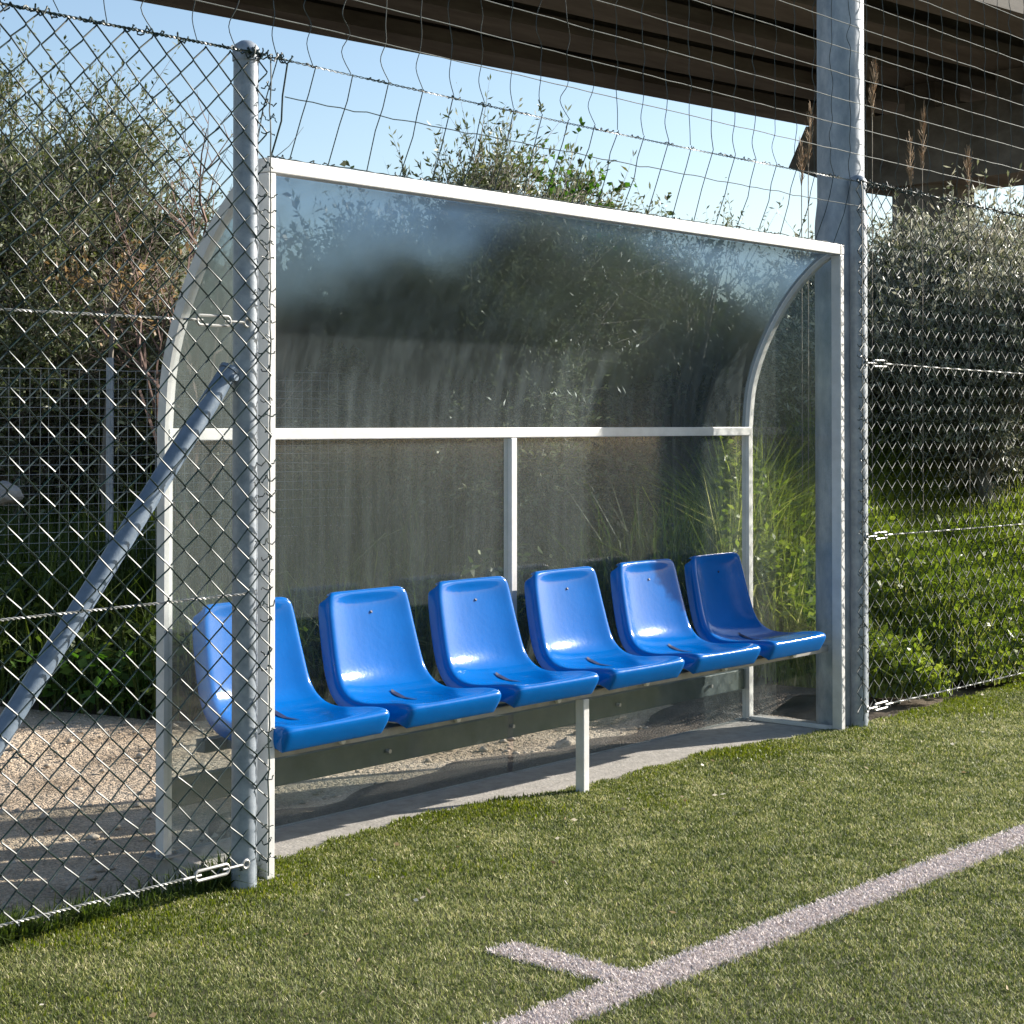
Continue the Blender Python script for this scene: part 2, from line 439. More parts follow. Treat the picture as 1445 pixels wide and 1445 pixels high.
def sheet(name, xs, ys, zf, mat, kind='structure'):
    X, Y = np.meshgrid(xs, ys)
    Z = zf(X, Y)
    nx, ny = len(xs), len(ys)
    vs = np.stack([X.ravel(), Y.ravel(), Z.ravel()], 1)
    i = np.arange(nx - 1)[None, :] + nx * np.arange(ny - 1)[:, None]
    q = np.stack([i, i + 1, i + 1 + nx, i + nx], -1).reshape(-1, 4)
    o = soup(name, vs, np.full(len(q), 4), q.ravel(), mat, smooth=True)
    return tag(o, kind=kind)

gx = np.concatenate([[-900, -300, -100, -40, -15], np.arange(-8, 30, 0.25), [35, 50, 90, 200, 500, 1500]])
gy = np.concatenate([[-900, -300, -100, -30, -10, -6], np.arange(-5, 26, 0.25), [30, 40, 60, 100, 250, 700, 1500]])
sheet('ground', gx, gy, lambda x, y: ground_height(x, y) - 0.04 - 0.11 * ((y > -0.3) & (y < 0.3) & (x < 3.6)), M['earth'])

def path_far(x):                       # far edge of the gravel, narrowing to the right
    return np.where(x < 1.5, 3.7, np.maximum(0.6, 3.7 - (x - 1.5) * 0.95)) + 0.25 * np.sin(x * 2.1) + 0.12 * np.sin(x * 5.3 + 1)
# gravel laid as a strip that follows the ground
xs = np.arange(-7, 3.5, 0.12)
vs, q = [], []
NT = 22
for a, x in enumerate(xs):
    f = float(path_far(x))
    for b in range(NT):
        y0 = 0.49 if 0.05 < x < 3.25 else 0.06
        y = y0 + (f - y0) * b / (NT - 1)
        vs.append((x, y, float(ground_height(x, y)) + (-0.006 if b == 0 else 0.008) + 0.02 * (float(vnoise(x, y, 0.35, 8)) - 0.5) * (0 if b < 4 else 1) - (0.03 if b == NT - 1 else 0)))
for a in range(len(xs) - 1):
    for b in range(NT - 1):
        q.append((a * NT + b, (a + 1) * NT + b, (a + 1) * NT + b + 1, a * NT + b + 1))
o = soup('gravel_path', np.array(vs), np.full(len(q), 4), np.array(q).ravel(), M['gravel'], smooth=True)
tag(o, kind='structure')

# pitch: the turf sheet ends just inside the fence line
def turf_edge(x):
    x = np.asarray(x, float)
    e = np.interp(x, [-8, -1.0, -0.45, -0.02, 0.0, 0.18, 0.68, 1.02, 1.37, 1.53, 2.4, 3.15, 3.3, 12],
                  [0.07, 0.07, 0.075, 0.07, 0.10, 0.17, 0.235, 0.235, 0.165, 0.125, 0.15, 0.04, 0.02, 0.04])
    return e + 0.012 * np.sin(x * 17) + 0.01 * np.sin(x * 41 + 2)
xs = np.concatenate([[-60, -20], np.arange(-8, 12, 0.05), [14, 20, 60]])
vs, q = [], []
for x in xs:
    e = float(turf_edge(np.clip(x, -8, 12)))
    vs += [(x, -80, 0.0), (x, -0.5, 0.0), (x, e - 0.03, 0.0), (x, e, -0.012), (x, e + 0.012, -0.3)]
for a in range(len(xs) - 1):
    for b in range(4):
        q.append((a * 5 + b, (a + 1) * 5 + b, (a + 1) * 5 + b + 1, a * 5 + b + 1))
o = soup('pitch', np.array(vs, float), np.full(len(q), 4), np.array(q).ravel(), M['turf_base'])
tag(o, kind='structure')

tag(MB().box((0.0, 0.0, -0.3), (3.30, 0.50, -0.004), bev=0.004).build('slab', M['conc']), kind='structure')
def strip_mat():  # gritty ground with the bench's shade painted into its dark colour
    m, nt, out = new_mat('gritty_bench_shade')
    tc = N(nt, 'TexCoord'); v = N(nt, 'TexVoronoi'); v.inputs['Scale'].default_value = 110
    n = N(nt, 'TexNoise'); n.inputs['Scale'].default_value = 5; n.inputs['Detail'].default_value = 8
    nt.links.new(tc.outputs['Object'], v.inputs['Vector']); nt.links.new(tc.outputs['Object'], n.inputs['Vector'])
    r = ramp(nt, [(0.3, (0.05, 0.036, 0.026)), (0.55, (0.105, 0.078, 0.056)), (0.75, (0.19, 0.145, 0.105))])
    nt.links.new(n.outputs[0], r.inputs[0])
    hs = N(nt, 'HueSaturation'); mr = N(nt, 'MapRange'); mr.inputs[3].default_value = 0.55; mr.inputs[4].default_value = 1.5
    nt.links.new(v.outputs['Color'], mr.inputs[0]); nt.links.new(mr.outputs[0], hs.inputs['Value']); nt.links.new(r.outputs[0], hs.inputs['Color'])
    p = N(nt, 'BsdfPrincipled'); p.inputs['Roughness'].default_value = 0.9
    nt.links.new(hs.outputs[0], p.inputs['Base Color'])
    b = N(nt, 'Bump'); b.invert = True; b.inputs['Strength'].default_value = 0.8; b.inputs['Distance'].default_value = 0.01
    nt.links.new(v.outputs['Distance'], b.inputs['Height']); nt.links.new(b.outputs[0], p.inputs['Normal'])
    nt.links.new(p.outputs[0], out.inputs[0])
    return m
xs = np.arange(0.30, 3.9, 0.06)  # dark strip over the gravel behind the slab, standing in for bench shade
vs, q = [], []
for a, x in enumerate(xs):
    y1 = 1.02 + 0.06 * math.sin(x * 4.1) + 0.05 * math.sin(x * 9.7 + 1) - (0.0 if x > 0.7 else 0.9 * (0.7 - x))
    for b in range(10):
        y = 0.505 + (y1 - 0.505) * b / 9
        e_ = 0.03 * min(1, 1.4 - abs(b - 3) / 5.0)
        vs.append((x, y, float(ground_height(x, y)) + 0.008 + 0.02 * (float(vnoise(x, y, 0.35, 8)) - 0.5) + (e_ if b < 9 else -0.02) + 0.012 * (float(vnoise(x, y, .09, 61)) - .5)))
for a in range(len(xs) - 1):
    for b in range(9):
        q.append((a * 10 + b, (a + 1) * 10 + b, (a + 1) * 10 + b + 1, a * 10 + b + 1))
tag(soup('shade_strip', np.array(vs), np.full(len(q), 4), np.array(q).ravel(), strip_mat(), smooth=True), kind='structure')

# loose pebbles on the gravel
def pebbles():
    r_ = np.random.default_rng(77)
    base = np.array([[0, 0, 1], [1, 0, 0], [0, 1, 0], [-1, 0, 0], [0, -1, 0], [0, 0, -1]], float)
    tri = np.array([[0, 1, 2], [0, 2, 3], [0, 3, 4], [0, 4, 1], [5, 2, 1], [5, 3, 2], [5, 4, 3], [5, 1, 4]])
    n = 1500
    x = r_.uniform(-2.5, 3.3, n); y = r_.uniform(0.15, 3.5, n)
    ok = (y < path_far(x)) & ((x < 0) | (y > 0.6)); x, y = x[ok], y[ok]; n = len(x)
    s = r_.gamma(2.0, 0.0045, n) + 0.004
    V = base[None] * (s[:, None, None] * r_.uniform(.6, 1.3, (n, 6, 3))) * np.array([1, 1, .6])
    V += np.stack([x, y, ground_height(x, y) + 0.012], 1)[:, None, :]
    L_ = (tri[None] + 6 * np.arange(n)[:, None, None]).ravel()
    o = soup('pebbles', V.reshape(-1, 3), np.full(n * 8, 3), L_, M['stone'], smooth=True)
    tag(o, 'loose pale pebbles scattered over the gravel path', 'pebbles', kind='stuff')
pebbles()

def hill_z(X, Y):
    d = (X - CAM[0]) * FW[0] + (Y - CAM[1]) * FW[1]
    s = (X - CAM[0]) * RT[0] + (Y - CAM[1]) * RT[1]
    ridge = np.exp(-((d - 520) / 140) ** 2)
    shape = 46 * np.exp(-((s + 125) / 70) ** 2) + 12 * np.exp(-((s - 60) / 150) ** 2) + 6
    return ridge * shape * (0.85 + 0.3 * vnoise(X, Y, 60, 5)) + ridge * 6 * vnoise(X, Y, 14, 6) - 3
sheet('hill', np.linspace(0, 760, 150), np.linspace(60, 800, 150), hill_z, M['hill'])

# ------------------------------------------------------------------ viaduct
vd = empty('viaduct', (29.2, 12.7, 0), 'dark concrete road viaduct on girders crossing high behind the trees', 'viaduct')
BD = Vector((0.9932, -0.1164, 0)); BQ = Vector((0.1164, 0.9932, 0))
BC = Vector((29.2, 12.75, 0))
def bbox(mb, s0, s1, q0, q1, z0, z1):
    vs = []
    for z in (z0, z1):
        for s, qq in ((s0, q0), (s1, q0), (s1, q1), (s0, q1)):
            vs.append(BC + BD * s + BQ * qq + Vector((0, 0, z)))
    mb.add(vs, [(3, 2, 1, 0), (4, 5, 6, 7), (0, 1, 5, 4), (1, 2, 6, 5), (2, 3, 7, 6), (3, 0, 4, 7)])
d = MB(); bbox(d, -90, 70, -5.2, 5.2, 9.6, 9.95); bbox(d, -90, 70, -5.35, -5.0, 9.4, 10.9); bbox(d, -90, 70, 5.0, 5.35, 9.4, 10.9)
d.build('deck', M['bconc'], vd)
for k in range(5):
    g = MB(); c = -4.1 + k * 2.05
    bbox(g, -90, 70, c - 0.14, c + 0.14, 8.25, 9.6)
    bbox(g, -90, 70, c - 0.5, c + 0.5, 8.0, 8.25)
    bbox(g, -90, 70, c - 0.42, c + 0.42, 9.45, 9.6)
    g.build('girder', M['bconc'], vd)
def pier(s, parent):
    pm = MB()
    poly = [(-0.75, -0.35), (-0.35, -0.75), (0.35, -0.75), (0.75, -0.35), (0.75, 0.35), (0.35, 0.75), (-0.35, 0.75), (-0.75, 0.35)]
    vs = [BC + BD * (s + a * 0.9) + BQ * b + Vector((0, 0, z)) for z in (-0.5, 6.0) for a, b in poly]
    pm.add(vs, [(i, (i + 1) % 8, 8 + (i + 1) % 8, 8 + i) for i in range(8)] + [tuple(range(8))[::-1], tuple(range(8, 16))])
    po = pm.build('pier', M['bconc'], parent)
    cm = MB()
    prof = [(-4.2, 7.4), (-4.5, 6.7), (-2.4, 5.95), (1.3, 5.95), (2.95, 6.6), (2.5, 7.4)]
    vs = [BC + BD * (s + a) + BQ * qq + Vector((0, 0, z)) for a in (-0.85, 0.85) for qq, z in prof]
    n = len(prof)
    cm.add(vs, [(i, (i + 1) % n, n + (i + 1) % n, n + i) for i in range(n)] + [tuple(range(n))[::-1], tuple(range(n, 2 * n))])
    cm.build('crosshead', M['bconc'], po)
    for k in range(5):
        pl_ = MB(); cq = -4.1 + k * 2.05
        if not -4.2 < cq < 2.4: continue
        vs = [BC + BD * (s + a) + BQ * (cq + b) + Vector((0, 0, z)) for z in (7.401, 7.998) for a, b in ((-.45, -.35), (.45, -.35), (.45, .35), (-.45, .35))]
        pl_.add(vs, [(3, 2, 1, 0), (4, 5, 6, 7), (0, 1, 5, 4), (1, 2, 6, 5), (2, 3, 7, 6), (3, 0, 4, 7)])
        pl_.build('bearing', M['bconc'], po)
    dp = MB(); b = BC + BD * (s - 0.9) + BQ * 2.0
    dp.tube([b + Vector((0, 0, 6.4)), b + Vector((0, 0, 5.75))], 0.07, 8)
    dp.build('drain_pipe', M['slot'], po)
    return po
pier(0.0, vd)
pier(-32.0, vd)

# ------------------------------------------------------------------ trees and shrubs
def leaves_from(P, D, ln, wd, rng, spread=0.8, fold=True):
    """one two-triangle leaf per row: base P, direction D (n,3)"""
    n = len(P)
    D = D + rng.normal(0, spread, (n, 3)); D /= np.linalg.norm(D, axis=1)[:, None] + 1e-9
    side = np.cross(D, rng.normal(0, 1, (n, 3))); side /= np.linalg.norm(side, axis=1)[:, None] + 1e-9
    L = ln * rng.uniform(0.6, 1.3, n)[:, None]; W = wd * rng.uniform(0.7, 1.3, n)[:, None]
    nrm = np.cross(D, side)
    mid = P + D * L * 0.5 + nrm * L * 0.06
    return np.stack([P, mid + side * W * 0.5, P + D * L, mid - side * W * 0.5], 1)

def tree(name, label, cat, base, top, rad, bottom=0.5, leaves=14000, leaf=(0.055, 0.015), mat='olive', clumps=26, lean=(0, 0), trunk_r=0.07,
         spread=0.8, twig=0.45, up=0.5, group=None, seed=1, bare=False, sq=1.0, fan=0.6, gap=0.5):
    rng = np.random.default_rng(seed)
    bx, by = base
    bz = float(ground_height(bx, by)) - 0.05
    root = empty(name, (bx, by, bz), label, cat, group)
    cz, rz = (bottom + top) / 2, (top - bottom) / 2
    C = np.array([bx + lean[0], by + lean[1], cz])
    # clump centres inside an ellipsoid
    u = rng.normal(0, 1, (clumps, 3)); u /= np.linalg.norm(u, axis=1)[:, None]
    rr = rng.random(clumps) ** (1 / 2.4)
    cl = C + u * rr[:, None] * np.array([rad, rad * sq, rz]) * 0.86
    cr = rng.uniform(0.5, 1.25, clumps)
    tm = MB()
    fork = np.array([bx + lean[0] * 0.5, by + lean[1] * 0.5, bz + max(0.35, (bottom - bz) + 0.15 * rz)])
    mid = (np.array([bx, by, bz]) + fork) / 2 + rng.normal(0, 0.05, 3)
    tm.tube([(bx, by, bz), mid, fork], [trunk_r * 1.25, trunk_r, trunk_r * 0.8], 8)
    for c in cl[:min(clumps, 16)]:
        m1 = fork + (c - fork) * 0.5 + rng.normal(0, 0.08, 3)
        tm.tube([fork, m1, c], [trunk_r * 0.5, trunk_r * 0.28, trunk_r * 0.1], 5, caps=False)
    tm.build('trunk', M['bark'] if not bare else M['twig'], root, smooth=True)
    # twigs
    nt = max(40, leaves // 16)
    ci = rng.integers(0, clumps, nt)
    out = cl[ci] - C; out /= np.linalg.norm(out, axis=1)[:, None] + 1e-6
    dirs = out * fan + rng.normal(0, 0.55, (nt, 3)) + np.array([0, 0, up]); dirs /= np.linalg.norm(dirs, axis=1)[:, None]
    start = cl[ci] + rng.normal(0, 0.16, (nt, 3)) * cr[ci][:, None] * min(rad, rz)
    ln = twig * rng.uniform(0.5, 1.4, nt) * cr[ci]
    end = start + dirs * ln[:, None]
    end[:, 2] = np.maximum(end[:, 2], bz + 0.08)
    # twig blades: slim 3-sided spikes
    a = np.cross(dirs, rng.normal(0, 1, (nt, 3))); a /= np.linalg.norm(a, axis=1)[:, None] + 1e-9
    b = np.cross(dirs, a)
    r0 = 0.004
    tv = np.stack([start + a * r0, start - a * r0 * 0.5 + b * r0 * 0.87, start - a * r0 * 0.5 - b * r0 * 0.87, end], 1).reshape(-1, 3)
    i = np.arange(nt)[:, None] * 4
    tl = np.concatenate([i, i + 1, i + 3, i + 1, i + 2, i + 3, i + 2, i, i + 3], 1).ravel()
    per = max(1, leaves // nt)
    t = rng.uniform(0.05, 1.0, (nt, per))
    P = (start[:, None, :] + (end - start)[:, None, :] * t[..., None]).reshape(-1, 3)
    D = np.repeat(dirs, per, 0)
    lv = leaves_from(P, D, leaf[0], leaf[1], rng, spread)
    k = np.arange(len(lv))[:, None] * 4 + len(tv)
    ll = np.concatenate([k, k + 1, k + 2, k + 3], 1).ravel()
    V = np.concatenate([tv, lv.reshape(-1, 3)])
    tone_t = np.full(nt * 3, 0.2)
    tone = np.clip(np.repeat(rng.normal(0, 0.14, clumps)[ci], per) + rng.beta(2, 2.4, len(lv)), 0, 1)
    soup('crown', V, np.concatenate([np.full(nt * 3, 3), np.full(len(lv), 4)]), np.concatenate([tl, ll]), [M[mat], M['bark']], root,
         mi=np.concatenate([np.ones(nt * 3), np.zeros(len(lv))]), tone=np.concatenate([tone_t, tone]))
    return root

OG = 'olive trees behind the fence'
tree('olive_tree', 'broad olive tree behind the fence at the far left', 'tree', at(30, 12.5), hz(90, 12.5), 1.25, 0.4, 110000, clumps=54, seed=2, group=OG, twig=0.5)
tree('olive_tree', 'lower olive tree just right of the broad leftmost olive', 'tree', at(165, 14.0), hz(269, 14.0), 0.75, 0.2, 55000, clumps=34, seed=3, group=OG)
tree('olive_tree', 'tall loose olive whose top shows over the middle of the shelter roof', 'tree', at(655, 10.8), hz(196, 10.8), 0.86, 0.4, 150000, clumps=44, seed=5, group=OG, twig=0.42, leaf=(0.046, 0.013))
tree('olive_tree', 'olive tree with a spray of leaves over the shelter roof right of its middle', 'tree', at(800, 11.6), hz(249, 11.6), 0.62, 0.4, 75000, clumps=36, seed=6, group=OG, twig=0.36, leaf=(0.046, 0.013))
tree('olive_tree', 'silvery olive tree in front of the viaduct pier', 'tree', at(1300, 12.2), hz(362, 12.2), 1.0, 0.75, 130000, mat='olive_silver', clumps=60, seed=8, group=OG, up=0.9, twig=0.5, lean=(0.1, 0.2), trunk_r=0.1)
tree('olive_tree', 'silvery olive tree at the right edge of the view', 'tree', at(1450, 13.2), hz(352, 13.2), 1.15, 0.7, 130000, mat='olive_silver', clumps=60, seed=9, group=OG, up=0.9, twig=0.5, trunk_r=0.08)
tree('olive_tree', 'loose silvery olive tree right of the viaduct pier', 'tree', at(1385, 11.6), hz(405, 11.6), 0.7, 0.85, 70000, mat='olive_silver', clumps=40, seed=11, group=OG, trunk_r=0.06, up=0.8)
tree('olive_tree', 'small olive tree close behind the right fence post', 'tree', at(1225, 14.0), hz(389, 14.0), 0.5, 0.4, 28000, mat='olive_silver', clumps=24, seed=10, group=OG)
tree('bare_tree', 'bare reddish twiggy tree left of the shelter', 'tree', at(280, 12.2), hz(184, 12.2), 0.5, 1.0, 0, clumps=26, seed=12, mat='twig', trunk_r=0.03, bare=True, up=0.9, twig=0.7) if False else None
tree('sapling', 'thin sparse sapling over the right part of the shelter roof', 'tree', at(955, 13.0), hz(306, 13.0), 0.6, 0.6, 4200, clumps=20, seed=14, leaf=(0.04, 0.012), up=1.0, twig=0.55)
tree('sapling', 'sparse leafy shoots beside the big pole above the shelter roof', 'tree', at(1105, 13.6), hz(379, 13.6), 0.5, 0.5, 3800, clumps=16, seed=15, leaf=(0.04, 0.012), up=1.0, twig=0.5)
tree('climber', 'green broad leaved climber growing through the olive above the roof', 'plant', at(795, 10.9), hz(239, 10.9), 0.22, hz(344, 10.9), 420, leaf=(0.045, 0.035), clumps=8, seed=16, mat='weed', trunk_r=0.012)
tree('yellowing_shrub', 'small shrub with yellowing leaves between the left olives', 'shrub', at(160, 11.6), hz(362, 11.6), 0.28, hz(444, 11.6), 420, leaf=(0.05, 0.022), clumps=10, seed=17, mat='yellowing', trunk_r=0.02)

BG_ = 'dark bushes beyond the path'
spots = [(60, 15.5, 400, 1.2, 'dark bush under the broad leftmost olive'),
         (250, 15.0, 350, 0.8, 'dark bush beside the bare tree left of the shelter'),
         (390, 14.0, 318, 0.8, 'dark bush seen through the left end of the shelter'),
         (560, 13.4, 270, 0.8, 'dark bush seen through the roof panel left of its middle'),
         (760, 14.0, 290, 0.9, 'dark bush seen through the middle of the roof panel'),
         (930, 14.6, 335, 0.9, 'dark bush seen through the right part of the roof panel'),
         (1090, 15.0, 395, 0.9, 'dark bush seen through the right end panel'),
         (1240, 16.5, 440, 1.0, 'dark bush behind the olive by the right post'),
         (1400, 17.0, 420, 1.2, 'dark bush under the rightmost olives')]
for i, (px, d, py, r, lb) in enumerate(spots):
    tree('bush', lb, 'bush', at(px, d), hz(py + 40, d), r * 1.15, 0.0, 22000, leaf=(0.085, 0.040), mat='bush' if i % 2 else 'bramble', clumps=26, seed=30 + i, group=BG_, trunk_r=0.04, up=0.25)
BG2 = 'thick scrub at the back'
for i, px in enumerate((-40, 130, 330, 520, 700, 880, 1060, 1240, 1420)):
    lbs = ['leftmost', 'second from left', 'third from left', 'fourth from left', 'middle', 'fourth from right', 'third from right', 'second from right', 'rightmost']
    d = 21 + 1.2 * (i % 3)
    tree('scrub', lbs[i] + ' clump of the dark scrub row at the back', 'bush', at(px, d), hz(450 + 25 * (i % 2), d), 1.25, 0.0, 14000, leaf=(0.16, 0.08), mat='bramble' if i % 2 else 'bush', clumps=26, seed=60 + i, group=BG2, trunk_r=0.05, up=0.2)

# bare tree: recursive thin branches
bt = at(285, 11.5)
bz = float(ground_height(*bt))
br = empty('bare_tree', (bt[0], bt[1], bz), 'bare reddish twiggy tree left of the shelter', 'tree')
tw = MB()
rr = random.Random(5)
def branch(p, dr, ln, r, lvl, mb):
    pts = [p]
    dd = dr.copy()
    for k in range(4):
        dd = (dd + Vector((rr.gauss(0, .14), rr.gauss(0, .14), rr.gauss(0.03, .1)))).normalized()
        pts.append(pts[-1] + dd * ln / 4)
    mb.tube(pts, [r * (1 - 0.17 * k) for k in range(5)], 5 if lvl < 2 else 3, caps=False)
    if lvl >= 4: return
    for k in range(3 if lvl else 6):
        t = rr.uniform(0.3, 1.0)
        j = min(3, int(t * 4))
        q = pts[j].lerp(pts[j + 1], t * 4 - j)
        nd = (dd + Vector((rr.gauss(0, .6), rr.gauss(0, .6), rr.gauss(.25, .4)))).normalized()
        branch(q, nd, ln * rr.uniform(.5, .72), r * 0.55, lvl + 1, mb)
tk = MB()
branch(Vector((bt[0], bt[1], bz)), Vector((-0.03, 0.05, 1)), 1.7, 0.03, 4, tk)
tk.build('trunk', M['twig'], br, smooth=True)
for k in range(7):
    branch(Vector((bt[0] - .03, bt[1] + .05, bz + 0.7 + 0.16 * k)), Vector((rr.gauss(0, .5), rr.gauss(0, .5), 0.9)).normalized(), 1.15, 0.02, 1, tw)
tw.build('crown', M['twig'], br, smooth=True)

# olive trunk that shows pale behind the right fence
# ------------------------------------------------------------------ tall grass and weeds
def grass(name, pts, h, wd, mat, rng, kind='stuff', lean=0.35, tone_fn=None, zf=ground_height, parent=None):
    n = len(pts)
    x, y = pts[:, 0], pts[:, 1]
    z = zf(x, y)
    H = h * rng.uniform(0.45, 1.25, n) if np.isscalar(h) else h * rng.uniform(0.5, 1.2, n)
    an = rng.uniform(0, 2 * np.pi, n)
    ln = np.abs(rng.normal(0, lean, n)) * H
    dx, dy = np.cos(an) * ln, np.sin(an) * ln
    sx, sy = -np.sin(an + rng.normal(0, .6, n)) * wd * .5, np.cos(an + rng.normal(0, .6, n)) * wd * .5
    B = np.stack([x, y, z], 1)
    side = np.stack([sx, sy, np.zeros(n)], 1)
    mid = B + np.stack([dx * .35, dy * .35, H * .62], 1)
    tip = B + np.stack([dx, dy, H * np.clip(1 - (ln / H) * .35, .4, 1)], 1)
    V = np.stack([B - side, B + side, mid + side * .8, mid - side * .8, tip], 1).reshape(-1, 3)
    k = np.arange(n)[:, None] * 5
    loops = np.concatenate([k, k + 1, k + 2, k + 3, k + 3, k + 2, k + 4], 1).ravel()
    sizes = np.tile([4, 3], n)
    tn = rng.beta(2, 2.6, n) if tone_fn is None else np.clip(tone_fn(x, y) + rng.normal(0, .17, n), 0, 1)
    o = soup(name, V, sizes, loops, M[mat], parent, tone=np.repeat(tn, 2))
    if kind: tag(o, kind=kind)
    return o

rng = np.random.default_rng(21)
def wedge(n, px0, px1, d0, d1):
    d = np.sqrt(rng.uniform(d0 ** 2, d1 ** 2, n)); px = rng.uniform(px0, px1, n)
    return CAM[:2] + d[:, None] * (FW[None] + ((px - 722.5) / 2512.46)[:, None] * RT[None])
def meadow_h(x, y):
    base = (0.10 + 0.22 * np.clip(y / 0.3, 0, 1) + 0.78 * np.clip((y - 0.2) / 1.9, 0, 1)) * np.clip(0.5 + (x - 3.4) * 0.55, 0.5, 1)
    return base * (0.45 + 1.1 * vnoise(x, y, 0.55, 12)) 
P1 = wedge(150000, 1020, 1560, 8.2, 15)
keep = (P1[:, 1] > 0.045 + 0.06 * vnoise(P1[:, 0], P1[:, 1], .4, 2)) & (P1[:, 0] > 3.3) & ((P1[:, 1] > path_far(P1[:, 0])) | (P1[:, 0] > 4.0) | (P1[:, 1] < 0.35))
keep &= vnoise(P1[:, 0], P1[:, 1], 0.5, 14) + rng.uniform(-.2, .2, len(P1)) > 0.28
P1 = P1[keep]
o = grass('tall_grass', P1, meadow_h(P1[:, 0], P1[:, 1]), 0.008, 'grass', rng, lean=.55, tone_fn=lambda x, y: 0.15 + 0.55 * vnoise(x, y, .6, 17))
tag(o, 'lush tall grass and weeds growing beyond the right fence', 'grass')
n_ = 150000
k_ = rng.integers(0, len(P1), n_)
zz_ = meadow_h(P1[k_, 0], P1[k_, 1]) * rng.uniform(.15, .95, n_)
LP = np.stack([P1[k_, 0] + rng.normal(0, .03, n_), P1[k_, 1] + rng.normal(0, .03, n_), ground_height(P1[k_, 0], P1[k_, 1]) + zz_], 1)
LD = rng.normal(0, 1, (n_, 3)); LD[:, 2] = LD[:, 2] * .4 + .2
lv = leaves_from(LP, LD, 0.052, 0.025, rng, .2)
o = soup('meadow_weeds', lv.reshape(-1, 3), np.full(n_, 4), np.arange(n_ * 4), M['grass'], tone=np.clip(0.08 + rng.beta(2, 2.2, n_) * .5 + .4 * (vnoise(LP[:, 0], LP[:, 1], .45, 24) - .4), 0, .9))
tag(o, 'small leaved weeds mixed through the tall grass beyond the right fence', 'weeds', kind='stuff')
P2 = wedge(120000, -160, 1040, 7.0, 16)
keep = (P2[:, 1] > path_far(P2[:, 0]) - 0.15 * rng.random(len(P2))) & (rng.random(len(P2)) < 0.25 + vnoise(P2[:, 0], P2[:, 1], .6, 5))
P2 = P2[keep]
o = grass('undergrowth', P2, (0.55 + 0.35 * np.clip(1 - np.abs(P2[:, 0] - 4.0) / 2.5, 0, 1)) * (0.3 + 1.0 * vnoise(P2[:, 0], P2[:, 1], .8, 13)), 0.010, 'rough_grass', rng, lean=.6, tone_fn=lambda x, y: 0.05 + 0.5 * vnoise(x, y, .7, 19))
tag(o, 'dark green undergrowth beyond the gravel path', 'grass')

# ------------------------------------------------------------------ turf fibres and painted lines
n_ = 70000
k_ = rng.integers(0, len(P2), n_)
zz_ = 0.5 * rng.uniform(.03, 1.0, n_) * (0.4 + vnoise(P2[k_, 0], P2[k_, 1], .7, 23))
LP = np.stack([P2[k_, 0] + rng.normal(0, .03, n_), P2[k_, 1] + rng.normal(0, .03, n_), ground_height(P2[k_, 0], P2[k_, 1]) + zz_], 1)
LD = rng.normal(0, 1, (n_, 3)); LD[:, 2] = LD[:, 2] * .4 + .2
lv = leaves_from(LP, LD, 0.06, 0.03, rng, .2)
o = soup('ground_cover', lv.reshape(-1, 3), np.full(n_, 4), np.arange(n_ * 4), M['rough_grass'], tone=np.clip(rng.beta(2, 2.2, n_) * .85, 0, 1))
tag(o, 'dark leafy ground cover among the undergrowth beyond the path', 'weeds', kind='stuff')

rng = np.random.default_rng(33)
NTF = 1700000
d = np.sqrt(rng.uniform(3.2 ** 2, 10.5 ** 2, NTF))
# denser near the lens: keep probability falls with distance
kp = rng.random(NTF) < np.clip((6.2 / d) ** 1.6, 0.22, 1)
d = d[kp]
lat = rng.uniform(-0.36, 0.36, len(d))
P = CAM[:2] + d[:, None] * (FW[None] + lat[:, None] * RT[None])
P = P[(P[:, 1] < turf_edge(P[:, 0])) & (P[:, 1] > -3.4)]
x, y = P[:, 0], P[:, 1]
jit = rng.normal(0, 0.007, (2, len(x)))
yl = y - (-1.314 - 0.025 * x)
LINE = np.abs(yl + jit[0]) < 0.055
TICK = (x + jit[1] > -0.120) & (x + jit[1] < -0.026) & (y + jit[0] > -1.29) & (y + jit[0] < -0.90)
wm = (LINE | TICK) & (rng.random(len(x)) < 0.94)
sc = np.hypot(x - CAM[0], y - CAM[1])
def turf_tone(x, y):
    return 0.31 + 0.20 * (vnoise(x, y, .9, 40) - .5) + 0.16 * (vnoise(x, y, .16, 41) - .5) + 0.35 * (vnoise(x, y, .05, 42) - .5)
def tri_turf(name, P, h, wd, mat, tone, label, kind, cat=None):
    n = len(P)
    an = rng.uniform(0, 2 * np.pi, n)
    H = h * rng.uniform(.55, 1.2, n)
    ln = H * np.abs(rng.normal(0.8, .6, n))
    B = np.concatenate([P, np.zeros((n, 1))], 1)
    s = np.stack([-np.sin(an), np.cos(an), np.zeros(n)], 1) * (wd * .5)[:, None]
    T = B + np.stack([np.cos(an) * ln, np.sin(an) * ln, H], 1)
    V = np.stack([B - s, B + s, T + s * .3, T - s * .3], 1).reshape(-1, 3)
    o = soup(name, V, np.full(n, 4), np.arange(n * 4), M[mat], tone=tone)
    tag(o, label, cat, None, kind)
g = ~wm
dist = np.hypot(P[:, 0] - CAM[0], P[:, 1] - CAM[1])
tri_turf('turf_fibres', P[g], 0.0085, (0.0028 * (dist[g] / 5)), 'turf', np.clip(turf_tone(P[g, 0], P[g, 1]) + rng.normal(0.02, .30, g.sum()), 0, 1), 'short green artificial turf fibres of the pitch', 'stuff', 'grass')
PW = np.repeat(P[wm], 3, 0) + np.concatenate([rng.normal(0, .006, (3 * wm.sum(), 2))])
tri_turf('white_line', PW, 0.0085, 0.0045 * np.repeat(dist[wm], 3) / 5, 'white_fibre', rng.beta(2, 2, len(PW)), None, 'structure')
